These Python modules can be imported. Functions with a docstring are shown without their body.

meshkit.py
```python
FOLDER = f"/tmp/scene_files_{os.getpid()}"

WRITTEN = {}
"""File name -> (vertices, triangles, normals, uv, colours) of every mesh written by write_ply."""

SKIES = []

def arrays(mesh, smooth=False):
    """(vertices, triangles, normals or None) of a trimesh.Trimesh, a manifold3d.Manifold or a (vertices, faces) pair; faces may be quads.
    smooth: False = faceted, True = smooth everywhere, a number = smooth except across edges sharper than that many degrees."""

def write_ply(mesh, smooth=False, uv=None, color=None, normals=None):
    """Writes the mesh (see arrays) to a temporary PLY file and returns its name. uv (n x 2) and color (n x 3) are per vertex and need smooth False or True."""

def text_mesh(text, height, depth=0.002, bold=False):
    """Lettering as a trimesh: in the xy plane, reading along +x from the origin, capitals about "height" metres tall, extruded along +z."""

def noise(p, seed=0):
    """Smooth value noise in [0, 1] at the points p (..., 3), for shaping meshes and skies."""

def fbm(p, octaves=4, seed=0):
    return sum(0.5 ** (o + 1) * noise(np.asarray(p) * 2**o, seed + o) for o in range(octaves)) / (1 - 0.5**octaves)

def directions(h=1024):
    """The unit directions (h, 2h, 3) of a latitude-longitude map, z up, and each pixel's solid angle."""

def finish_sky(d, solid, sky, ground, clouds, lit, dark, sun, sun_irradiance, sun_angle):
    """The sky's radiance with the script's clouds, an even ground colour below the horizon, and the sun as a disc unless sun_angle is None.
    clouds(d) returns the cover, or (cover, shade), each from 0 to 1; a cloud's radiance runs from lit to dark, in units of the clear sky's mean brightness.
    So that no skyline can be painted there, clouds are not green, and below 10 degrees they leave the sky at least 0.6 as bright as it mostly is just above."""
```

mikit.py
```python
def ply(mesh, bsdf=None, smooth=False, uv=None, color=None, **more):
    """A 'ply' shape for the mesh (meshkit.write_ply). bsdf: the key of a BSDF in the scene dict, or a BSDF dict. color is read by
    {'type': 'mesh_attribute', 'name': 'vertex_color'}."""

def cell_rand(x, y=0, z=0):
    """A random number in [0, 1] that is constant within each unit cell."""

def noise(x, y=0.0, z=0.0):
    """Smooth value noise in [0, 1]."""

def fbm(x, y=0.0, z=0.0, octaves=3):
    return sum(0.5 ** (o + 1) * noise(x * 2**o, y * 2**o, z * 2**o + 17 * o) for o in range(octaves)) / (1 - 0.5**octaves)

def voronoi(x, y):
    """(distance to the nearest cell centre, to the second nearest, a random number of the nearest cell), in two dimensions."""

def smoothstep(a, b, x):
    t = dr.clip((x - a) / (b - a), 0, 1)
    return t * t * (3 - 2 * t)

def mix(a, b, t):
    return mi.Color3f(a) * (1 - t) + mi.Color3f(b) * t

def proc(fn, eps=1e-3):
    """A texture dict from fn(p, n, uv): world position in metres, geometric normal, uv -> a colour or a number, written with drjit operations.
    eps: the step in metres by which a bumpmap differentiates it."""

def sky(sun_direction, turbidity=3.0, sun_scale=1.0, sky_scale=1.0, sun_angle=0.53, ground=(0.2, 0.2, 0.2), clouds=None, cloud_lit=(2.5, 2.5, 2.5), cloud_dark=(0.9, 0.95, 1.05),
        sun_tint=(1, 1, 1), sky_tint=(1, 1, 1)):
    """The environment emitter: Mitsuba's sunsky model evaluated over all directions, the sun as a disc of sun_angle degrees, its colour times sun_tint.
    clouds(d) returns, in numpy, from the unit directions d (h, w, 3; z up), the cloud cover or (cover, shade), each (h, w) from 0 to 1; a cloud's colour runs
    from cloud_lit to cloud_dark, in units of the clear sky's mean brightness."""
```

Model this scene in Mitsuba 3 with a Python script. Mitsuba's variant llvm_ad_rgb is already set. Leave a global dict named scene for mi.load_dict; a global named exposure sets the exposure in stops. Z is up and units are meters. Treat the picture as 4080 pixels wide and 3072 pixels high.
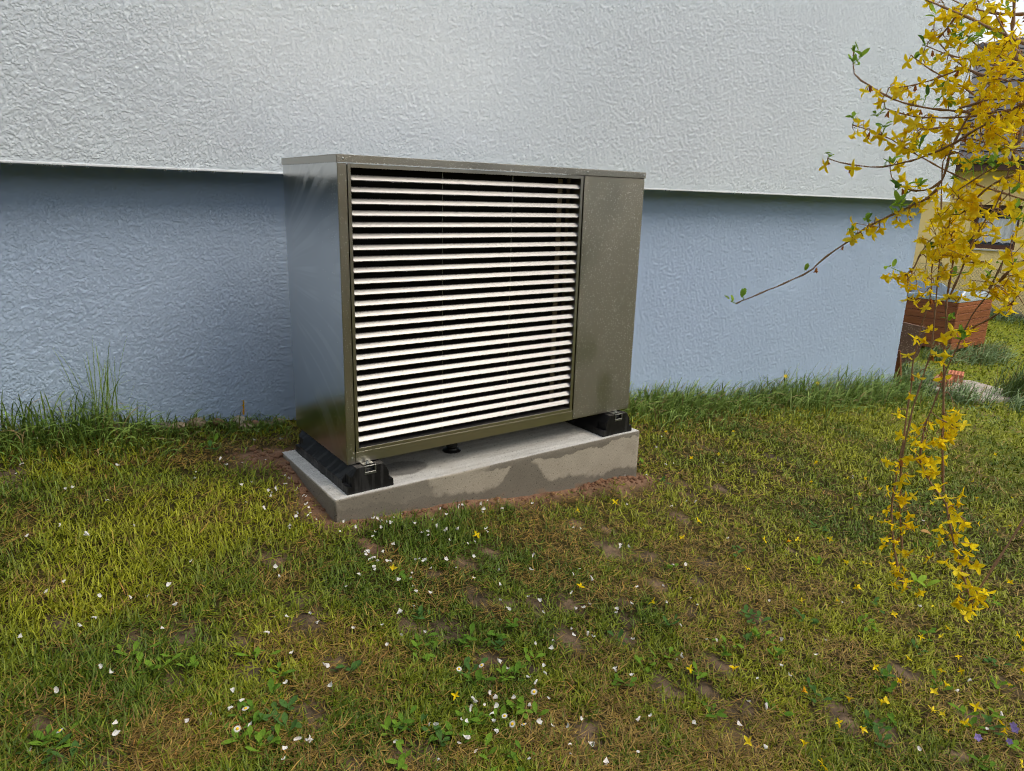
import math
import numpy as np
import trimesh
import manifold3d as m3
import drjit as dr
import mitsuba as mi
import mikit
import meshkit
from mikit import proc, noise, fbm, voronoi, cell_rand, smoothstep, mix

T = mi.ScalarTransform4f
scene, labels = {}, {}

# ---------------------------------------------------------------- camera, sky, exposure
CAM = np.array([-0.9237, -3.2257, 1.039])
YAW, PITCH, ROLL, FPX = 0.6276, -0.2587, 0.0279, 2827.4
FW = np.array([math.sin(YAW) * math.cos(PITCH), math.cos(YAW) * math.cos(PITCH), math.sin(PITCH)])
_r = np.array([math.cos(YAW), -math.sin(YAW), 0.0])
UP = -_r * math.sin(ROLL) + np.cross(_r, FW) * math.cos(ROLL)
scene['camera'] = {'type': 'perspective', 'fov_axis': 'x', 'fov': math.degrees(2 * math.atan(2040 / FPX)), 'near_clip': 0.02, 'far_clip': 500.0,
                   'to_world': T().look_at(origin=CAM.tolist(), target=(CAM + FW).tolist(), up=UP.tolist())}


def cloud_cover(d):
    s = meshkit.fbm(np.stack([d[..., 0] * 2.2, d[..., 1] * 2.2, d[..., 2] * 3.5], -1) + 7.3, 4, seed=3)
    return np.ones(d.shape[:2]), np.clip((s - 0.35) * 1.6, 0, 1) * 0.55


SUN = (0.50, -0.70, 1.0)
scene['sky'] = mikit.sky(SUN, turbidity=3, sun_scale=0.30, sun_angle=30, clouds=cloud_cover, cloud_lit=(2.42, 2.5, 2.62), cloud_dark=(1.45, 1.55, 1.7), sun_tint=(0.96, 1.0, 1.05))
exposure = 2.36

# ---------------------------------------------------------------- helpers
RNG = np.random.default_rng(11)


def numbered(key):
    if key not in USED:
        USED.add(key)
        return key
    n = 1
    while f'{key}_{n:03d}' in USED:
        n += 1
    USED.add(f'{key}_{n:03d}')
    return f'{key}_{n:03d}'


USED, COUNT = set(), {}


def put(name, shape, parent=None, **tags):
    """Adds one shape dict under a numbered key and returns the key."""
    base = f'{parent}__{name}' if parent else name
    n = COUNT.get(base, 0)
    COUNT[base] = n + 1
    key = base if n == 0 else f'{base}_{n:03d}'
    if shape is not None:
        scene[key] = shape
    if tags:
        labels[key] = {k: v for k, v in tags.items() if v}
    return key


def thing(name, label, category, group=None):
    return put(name, None, None, label=label, category=category, group=group)


def tri(mesh):
    if hasattr(mesh, 'to_mesh'):
        m = mesh.to_mesh()
        return trimesh.Trimesh(np.array(m.vert_properties[:, :3]), np.array(m.tri_verts), process=False)
    return mesh


def cat(*meshes):
    vs, fs, n = [], [], 0
    for m in meshes:
        m = tri(m)
        vs.append(np.asarray(m.vertices))
        fs.append(np.asarray(m.faces) + n)
        n += len(m.vertices)
    return trimesh.Trimesh(np.vstack(vs), np.vstack(fs), process=False)


def box(x0, x1, y0, y1, z0, z1, r=0.0):
    """A box, with chamfered edges when r > 0."""
    c = np.array([(x0 + x1) / 2, (y0 + y1) / 2, (z0 + z1) / 2])
    h = np.array([x1 - x0, y1 - y0, z1 - z0]) / 2
    if r <= 0:
        return trimesh.creation.box(extents=2 * h, transform=trimesh.transformations.translation_matrix(c))
    pts = []
    for s in np.ndindex(2, 2, 2):
        s = np.array(s) * 2 - 1
        for k in range(3):
            o = np.full(3, r)
            o[k] = 0
            pts.append(c + s * (h - o))
    return trimesh.Trimesh(np.array(pts), process=False).convex_hull


def tube(path, radius, n=6, cap=True):
    """A round tube along the points; radius is one number or one per point."""
    P = np.asarray(path, float)
    R = np.broadcast_to(np.asarray(radius, float), len(P))
    t = np.gradient(P, axis=0)
    t /= np.linalg.norm(t, axis=1, keepdims=True) + 1e-12
    up = np.array([0.31, 0.17, 0.93])
    a = np.cross(t, up)
    a /= np.linalg.norm(a, axis=1, keepdims=True) + 1e-12
    b = np.cross(t, a)
    ang = np.arange(n) * 2 * math.pi / n
    v = (P[:, None] + R[:, None, None] * (np.cos(ang)[None, :, None] * a[:, None] + np.sin(ang)[None, :, None] * b[:, None])).reshape(-1, 3)
    f = []
    for i in range(len(P) - 1):
        for k in range(n):
            q = (i * n + k, i * n + (k + 1) % n, (i + 1) * n + (k + 1) % n, (i + 1) * n + k)
            f += [(q[0], q[2], q[1]), (q[0], q[3], q[2])]
    if cap:
        v = np.vstack([v, P[0], P[-1]])
        m = len(v)
        for k in range(n):
            f.append((m - 2, k, (k + 1) % n))
            f.append((m - 1, (len(P) - 1) * n + (k + 1) % n, (len(P) - 1) * n + k))
    return trimesh.Trimesh(v, np.array(f), process=False)


def curve(P, step=0.02):
    """Catmull-Rom through the points."""
    P = np.asarray(P, float)
    Q = np.vstack([2 * P[0] - P[1], P, 2 * P[-1] - P[-2]])
    out = []
    for i in range(1, len(Q) - 2):
        n = max(2, int(np.linalg.norm(Q[i + 1] - Q[i]) / step))
        t = np.linspace(0, 1, n, endpoint=False)[:, None]
        a, b, c, d = Q[i - 1], Q[i], Q[i + 1], Q[i + 2]
        out.append(0.5 * (2 * b + (c - a) * t + (2 * a - 5 * b + 4 * c - d) * t**2 + (3 * b - a - 3 * c + d) * t**3))
    return np.vstack(out + [P[-1:]])


def grid_mesh(P):
    """Triangles over a grid of points (m, n, 3)."""
    m, n = P.shape[:2]
    i = np.arange(m * n).reshape(m, n)
    q = np.stack([i[:-1, :-1], i[1:, :-1], i[1:, 1:], i[:-1, 1:]], -1).reshape(-1, 4)
    return trimesh.Trimesh(P.reshape(-1, 3), np.vstack([q[:, [0, 1, 2]], q[:, [0, 2, 3]]]), process=False)


def lump(r, seed, sub=2, rough=0.35, squash=(1, 1, 1)):
    m = trimesh.creation.icosphere(subdivisions=sub)
    v = np.array(m.vertices)
    d = meshkit.fbm(v * 1.4 + seed * 3.1, 3, seed=seed)
    v = v * (1 + rough * (d - 0.5) * 2)[:, None] * np.array(squash) * r
    return trimesh.Trimesh(v, m.faces, process=False)


def moved(m, xyz=(0, 0, 0), rz=0.0, rx=0.0, ry=0.0):
    M = trimesh.transformations.euler_matrix(rx, ry, rz, 'sxyz')
    M[:3, 3] = xyz
    m = tri(m).copy()
    m.apply_transform(M)
    return m


def frame_to(pos, normal, spin=0.0, s=1.0):
    """to_world: local z on the normal, spun about it, scaled."""
    n = np.asarray(normal, float)
    n = n / np.linalg.norm(n)
    a = np.cross([0.0, 1, 0] if abs(n[1]) < 0.9 else [1.0, 0, 0], n)
    a /= np.linalg.norm(a)
    b = np.cross(n, a)
    a, b = a * math.cos(spin) + b * math.sin(spin), -a * math.sin(spin) + b * math.cos(spin)
    M = np.eye(4)
    M[:3, 0], M[:3, 1], M[:3, 2], M[:3, 3] = a * s, b * s, n * s, pos
    return M


def W4(M):
    return T(np.asarray(M, float).tolist())


def soft(t, a, b, L):
    t = np.asarray(t, float)
    return np.where(t > b, b + L * (1 - np.exp(-np.maximum(t - b, 0) / L)), np.where(t < a, a - L * (1 - np.exp(-np.maximum(a - t, 0) / L)), t))


def ground_z(x, y):
    """The lawn falls to the right along the wall and rises towards it; it levels out farther off."""
    return -0.1145 * soft(x, -3, 7.5, 2.5) + 0.083 * soft(y, -4.5, 0.5, 2.0)


# ---------------------------------------------------------------- materials
def rgb(*c):
    return {'type': 'rgb', 'value': list(map(float, c))}


def mat(name, bsdf, two=True):
    scene[name] = {'type': 'twosided', 'bsdf': bsdf} if two else bsdf
    return name


def plain(name, color, roughness=0.6, spec=0.4, metallic=0.0, **more):
    c = color if isinstance(color, dict) else rgb(*color)
    return mat(name, {'type': 'principled', 'base_color': c, 'roughness': roughness, 'specular': spec, 'metallic': metallic, **more})


def bumped(name, height, color, roughness=0.8, spec=0.3, metallic=0.0, eps=1e-3, **more):
    c = color if isinstance(color, dict) else rgb(*color)
    return mat(name, {'type': 'bumpmap', 'height': height if isinstance(height, dict) else proc(height, eps), 'scale': 1.0,
                      'surface': {'type': 'principled', 'base_color': c, 'roughness': roughness, 'specular': spec, 'metallic': metallic, **more}})


def stucco(u, v, drag):
    """Height in metres of roughcast at (u, v): worm-like grains, dragged upright where drag is 1."""
    def n(a, b, c, o=2):
        return meshkit.fbm(P3(a, b, c), o, seed=int(c))
    def st(a, b, x):
        t = np.clip((x - a) / (b - a), 0, 1)
        return t * t * (3 - 2 * t)
    turn = n(u * 1.3, v * 1.3, 4.0)
    near = np.clip((2.6 - u) / 2.4, 0, 1)                                     # finer and flatter on the left, coarser towards the right corner
    wu, wv = n(u * 40, v * 40, 1.0), n(u * 40 + 9, v * 40, 5.0)
    a0 = n(u * 150 + wu * 2.5 + turn * 9, v * 145 + wv * 2.5, 2.0, 3)
    a1 = n(u * (118 + 24 * drag) + wu * 3 + turn * 6, v * (124 - 44 * drag) + wv * 3, 3.0, 3)
    b = n(u * 58 + v * 34 + wv * 4, v * 62 - u * 28 + wu * 4, 8.0)
    c = n(u * 11, v * 11, 7.0)
    fine = 0.0014 * st(0.28, 0.70, a0) + 0.0009 * st(0.40, 0.62, b) * st(0.38, 0.62, turn)
    coarse = 0.0032 * st(0.30, 0.68, a1)
    return fine * near + coarse * (1 - near) + 0.0014 * c


def fine_grain(p, n, uv):
    u = p.x + p.y
    w = fbm(u * 60, p.z * 60, 1.0, octaves=2)
    return 0.0030 * smoothstep(0.28, 0.70, fbm(u * 165 + 3 * w, p.z * 140 + 3 * w, 3.0, octaves=2))


def plinth_color(p, n, uv):
    return mix((0.36, 0.465, 0.645), (0.405, 0.52, 0.71), fbm(p.x * 2.2, p.z * 2.2, 3.0))


def upper_color(p, n, uv):
    f = fbm(p.x * 1.7, p.z * 1.1, 6.0)
    return mix((0.57, 0.64, 0.71), (0.63, 0.70, 0.77), f)


bumped('mat_stucco_blue', fine_grain, proc(plinth_color), 0.75, 0.3)
bumped('mat_stucco_white', fine_grain, proc(upper_color), 0.6, 0.4)
plain('mat_white_trim', (0.66, 0.70, 0.74), 0.5)


def galv_rough(p, n, uv):
    return 0.27 + 0.12 * fbm(p.x * 5 + p.y * 5, p.z * 5, 3.0)


def streaks(p):
    """Wiped streaks that fan out over the sheet from its back edge."""
    y, z = p.y + 0.25, p.z - 0.72
    y, z = y + 0.05 * (noise(p.y * 5, p.z * 5, 5.0) - 0.5), z + 0.05 * (noise(p.y * 4, p.z * 4, 9.0) - 0.5)
    ang, rad = dr.atan2(z, -y), dr.sqrt(y * y + z * z)
    s = noise(ang * 26, rad * 1.7, 3.0) * 0.6 + noise(ang * 70, rad * 3, 7.0) * 0.4
    patch = fbm(p.y * 5, p.z * 4, 2.0)
    return smoothstep(0.42, 0.70, s) * smoothstep(0.3, 0.6, patch) * smoothstep(0.16, 0.4, rad)


def side_color(p, n, uv):
    return mix((0.62, 0.62, 0.61), (0.68, 0.68, 0.67), streaks(p))


def side_rough(p, n, uv):
    return 0.15 + 0.05 * fbm(p.y * 6, p.z * 6, 1.0) + 0.11 * streaks(p)


def grain(p, n, uv):
    return 0.00002 * noise(p.x * 900 + p.y * 900, p.z * 40, 1.0)


def wet_height(p, n, uv):
    d, e, w = voronoi(p.x * 150 + p.y * 150, p.z * 150)
    r = 0.25 + 0.3 * w
    on = smoothstep(0.25, 0.5, fbm(p.x * 9, p.z * 5, 2.0))
    return 0.0011 * on * dr.sqrt(dr.maximum(0.0, 1 - dr.square(d / r))) * smoothstep(0.15, 0.3, w)


plain('mat_metal', rgb(0.50, 0.475, 0.42), proc(galv_rough), metallic=1.0)
plain('mat_metal_side', proc(side_color), proc(side_rough), metallic=1.0)
bumped('mat_metal_wet', wet_height, rgb(0.37, 0.35, 0.295), 0.40, metallic=1.0, eps=4e-4)
plain('mat_bead', rgb(0.80, 0.80, 0.78), 0.12, metallic=1.0)
plain('mat_slat', rgb(0.262, 0.264, 0.272), 0.42, metallic=1.0)
plain('mat_dull_zinc', rgb(0.26, 0.27, 0.27), 0.45, metallic=1.0)
plain('mat_zinc', rgb(0.50, 0.52, 0.52), 0.35, metallic=1.0)
plain('mat_bronze', (0.30, 0.24, 0.17), 0.4, 0.5)
bumped('mat_coil', lambda p, n, uv: 0.002 * smoothstep(0.3, 0.7, dr.abs(dr.sin(p.x * 900))), (0.012, 0.012, 0.013), 0.6)
mat('mat_drop', {'type': 'roughdielectric', 'int_ior': 1.33, 'alpha': 0.06}, False)


def rubber_color(p, n, uv):
    run = fbm(p.x * 60 + p.y * 40, p.z * 6, 2.0)
    return mix((0.010, 0.010, 0.011), (0.03, 0.03, 0.032), smoothstep(0.55, 0.72, run))


bumped('mat_rubber', lambda p, n, uv: 0.0016 * fbm(p.x * 220, p.y * 220, p.z * 60), proc(rubber_color), 0.38, 0.25)
plain('mat_black_plastic', (0.012, 0.012, 0.013), 0.3, 0.5)
plain('mat_paper', (0.75, 0.75, 0.73), 0.7)


def concrete_color(p, n, uv):
    f = fbm(p.x * 14, p.y * 14, p.z * 14, octaves=4)
    sp = noise(p.x * 420, p.y * 420, p.z * 420)
    base = mix((0.31, 0.28, 0.23), (0.41, 0.375, 0.315), f)
    top = smoothstep(-0.004, 0.0, p.z)
    streak = fbm(p.x * 8, p.y * 60, 3.0)
    base = mix(base, mix((0.36, 0.36, 0.345), (0.52, 0.52, 0.51), streak), top)
    base = base * (0.80 + 0.40 * sp)
    d, e, w = voronoi(p.x * 55 + p.y * 31, p.z * 55 + p.y * 40)
    base = base * (1 - 0.55 * (1 - smoothstep(0.05, 0.10 + 0.08 * w, d)) * smoothstep(0.72, 0.80, w))
    wob = 0.034 * fbm(p.x * 11, p.z * 11, 4.0) - 0.017 + 0.016 * (fbm(p.x * 52, p.z * 52, 4.0) - 0.5)
    front = 1 - smoothstep(-1.010, -1.004, p.y)
    band = smoothstep(-0.030, -0.024, p.z + wob * 1.2) * (0.35 + 0.65 * smoothstep(0.50, 0.60, p.x)) * smoothstep(0.40, 0.60, p.x + wob * 3)
    run = smoothstep(0.655, 0.672, p.x - (p.z + 0.05) * 0.9 + wob) * (1 - smoothstep(0.80, 0.825, p.x + (p.z + 0.05) * 0.9 + wob))
    left = (1 - smoothstep(0.26, 0.36, p.x + wob * 5 + p.z * 0.8))
    foot = 1 - smoothstep(0.0, 0.022, p.z + 0.0687 + 0.1 * (p.x + 0.073) + wob * 1.4 - 0.026)
    damp = dr.maximum(dr.maximum(band, run), dr.maximum(left * 0.8, foot)) * front * (1 - top)
    damp = dr.maximum(damp, 0.8 * (1 - smoothstep(-0.066, -0.06, p.x)) * (1 - top))
    ex, ey = (p.x - 0.265) / 0.115, (p.y + 0.865) / 0.075
    oval = 1 - smoothstep(0.85, 1.05, dr.sqrt(ex * ex + ey * ey) + 6 * wob)
    damp = dr.maximum(damp, oval * top)
    base = base * (1 - 0.52 * damp)
    clay = smoothstep(0.60, 0.72, fbm(p.x * 17, p.z * 30, 6.0)) * (1 - smoothstep(-0.05, 0.0, p.z + 0.06 + 0.1 * p.x)) * front
    return mix(base, (0.30, 0.17, 0.09), clay * 0.6)


bumped('mat_concrete', lambda p, n, uv: 0.0009 * fbm(p.x * 260, p.y * 260, p.z * 260, octaves=2) + 0.002 * fbm(p.x * 18, p.y * 18, p.z * 18), proc(concrete_color), 0.8, 0.3)
mat('mat_vcol', {'type': 'principled', 'base_color': {'type': 'mesh_attribute', 'name': 'vertex_color'}, 'roughness': 0.55, 'specular': 0.35})


def soil_tint(p, n, uv):
    return 0.0


bumped('mat_ground', lambda p, n, uv: 0.008 * fbm(p.x * 55, p.y * 55, 2.0, octaves=4), {'type': 'mesh_attribute', 'name': 'vertex_color'}, 0.95, 0.1, eps=2e-3)


def soil_color(p, n, uv):
    return mix((0.13, 0.068, 0.040), (0.24, 0.135, 0.085), fbm(p.x * 60, p.y * 60, p.z * 60))


bumped('mat_soil', lambda p, n, uv: 0.004 * fbm(p.x * 160, p.y * 160, p.z * 160), proc(soil_color), 0.95, 0.1)
for i, c in enumerate([((0.30, 0.22, 0.15), (0.46, 0.36, 0.25)), ((0.19, 0.17, 0.14), (0.33, 0.29, 0.24)), ((0.24, 0.13, 0.08), (0.38, 0.22, 0.14)), ((0.36, 0.32, 0.25), (0.52, 0.46, 0.36))]):
    bumped(f'mat_stone_{i}', lambda p, n, uv: 0.001 * fbm(p.x * 150, p.y * 150, p.z * 150), proc(lambda p, n, uv, c=c: mix(c[0], c[1], fbm(p.x * 38, p.y * 38, p.z * 70))), 0.6, 0.35)


def leafy(name, color, trans=0.5, rough=0.5):
    scene[name] = {'type': 'principledthin', 'base_color': rgb(*color), 'roughness': rough, 'diff_trans': trans, 'eta': 1.4}


for i, c in enumerate([(0.92, 0.72, 0.02), (0.88, 0.65, 0.015), (0.95, 0.78, 0.05)]):
    leafy(f'mat_yellow_{i}', c, 0.7)
leafy('mat_wilted', (0.42, 0.17, 0.05), 0.4)
leafy('mat_orange', (0.80, 0.42, 0.02), 0.5)
for i, c in enumerate([(0.20, 0.36, 0.05), (0.30, 0.48, 0.06), (0.10, 0.22, 0.05)]):
    leafy(f'mat_leaf_{i}', c, 0.6, 0.4)
for i, c in enumerate([(0.11, 0.22, 0.03), (0.16, 0.29, 0.035), (0.08, 0.17, 0.045)]):
    leafy(f'mat_weed_{i}', c, 0.5, 0.4)
for i, c in enumerate([(0.80, 0.80, 0.79), (0.74, 0.74, 0.72), (0.83, 0.80, 0.79)]):
    leafy(f'mat_petal_{i}', c, 0.5)
leafy('mat_violet', (0.36, 0.28, 0.66), 0.5)
leafy('mat_dry_leaf', (0.42, 0.25, 0.10), 0.3)
plain('mat_daisy_disc', (0.75, 0.48, 0.01), 0.8)


def bark(p, n, uv):
    return mix((0.20, 0.11, 0.06), (0.33, 0.20, 0.115), fbm(p.x * 120, p.y * 120, p.z * 120))


plain('mat_twig', proc(bark), 0.7, 0.3)


def redwood(p, n, uv):
    row = cell_rand(dr.floor(p.z / 0.1029), dr.floor(p.x * 0.9 + 0.2), 3)
    g = fbm((p.x + p.y) * 5 + row * 30, p.z * 160, row * 9, octaves=3)
    c = mix((0.17, 0.046, 0.020), (0.36, 0.13, 0.062), g)
    return c * (0.8 + 0.4 * row)


bumped('mat_redwood', lambda p, n, uv: 0.0012 * fbm((p.x + p.y) * 6, p.z * 220, 1.0), proc(redwood), 0.5, 0.4)
plain('mat_sheet', (0.34, 0.42, 0.50), 0.25, 0.6)


def washed(p, n, uv):
    d, e, w = voronoi(p.y * 60 + p.x * 30, p.z * 60)
    chip = (1 - smoothstep(0.1, 0.32, d)) * smoothstep(0.45, 0.55, w)
    return mix(mix((0.105, 0.058, 0.042), (0.15, 0.088, 0.066), fbm(p.y * 12, p.z * 12, 1.0)), (0.40, 0.32, 0.26), chip * 0.8)


plain('mat_washed_slab', proc(washed), 0.7, 0.3)
plain('mat_paving', proc(lambda p, n, uv: mix((0.30, 0.255, 0.23), (0.40, 0.35, 0.32), fbm(p.x * 20, p.y * 20, 2.0))), 0.85, 0.2)
plain('mat_clay', proc(lambda p, n, uv: mix((0.40, 0.135, 0.075), (0.54, 0.22, 0.13), fbm(p.x * 40, p.y * 40, p.z * 25))), 0.85, 0.2)
bumped('mat_yellow_wall', lambda p, n, uv: 0.0015 * fbm(p.y * 70, p.z * 70, 1.0), proc(lambda p, n, uv: mix((0.84, 0.64, 0.28), (0.89, 0.70, 0.34), fbm(p.y * 1.5, p.z * 1.5, 1.0))), 0.9, 0.2)
for i, c in enumerate([(0.075, 0.072, 0.075), (0.10, 0.095, 0.095), (0.055, 0.054, 0.06)]):
    plain(f'mat_tile_{i}', c, 0.38, 0.5)
plain('mat_gutter', (0.05, 0.06, 0.055), 0.4, 0.5)
plain('mat_brown_frame', (0.085, 0.035, 0.022), 0.4, 0.5)
plain('mat_curtain', (0.72, 0.74, 0.78), 0.8, 0.2)
plain('mat_dark_room', (0.03, 0.03, 0.035), 0.9, 0.1)
plain('mat_sill', (0.55, 0.54, 0.52), 0.35, 0.5)
plain('mat_wire', (0.16, 0.20, 0.15), 0.5, 0.4)
scene['mat_glass'] = {'type': 'thindielectric', 'int_ior': 1.5}

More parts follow.
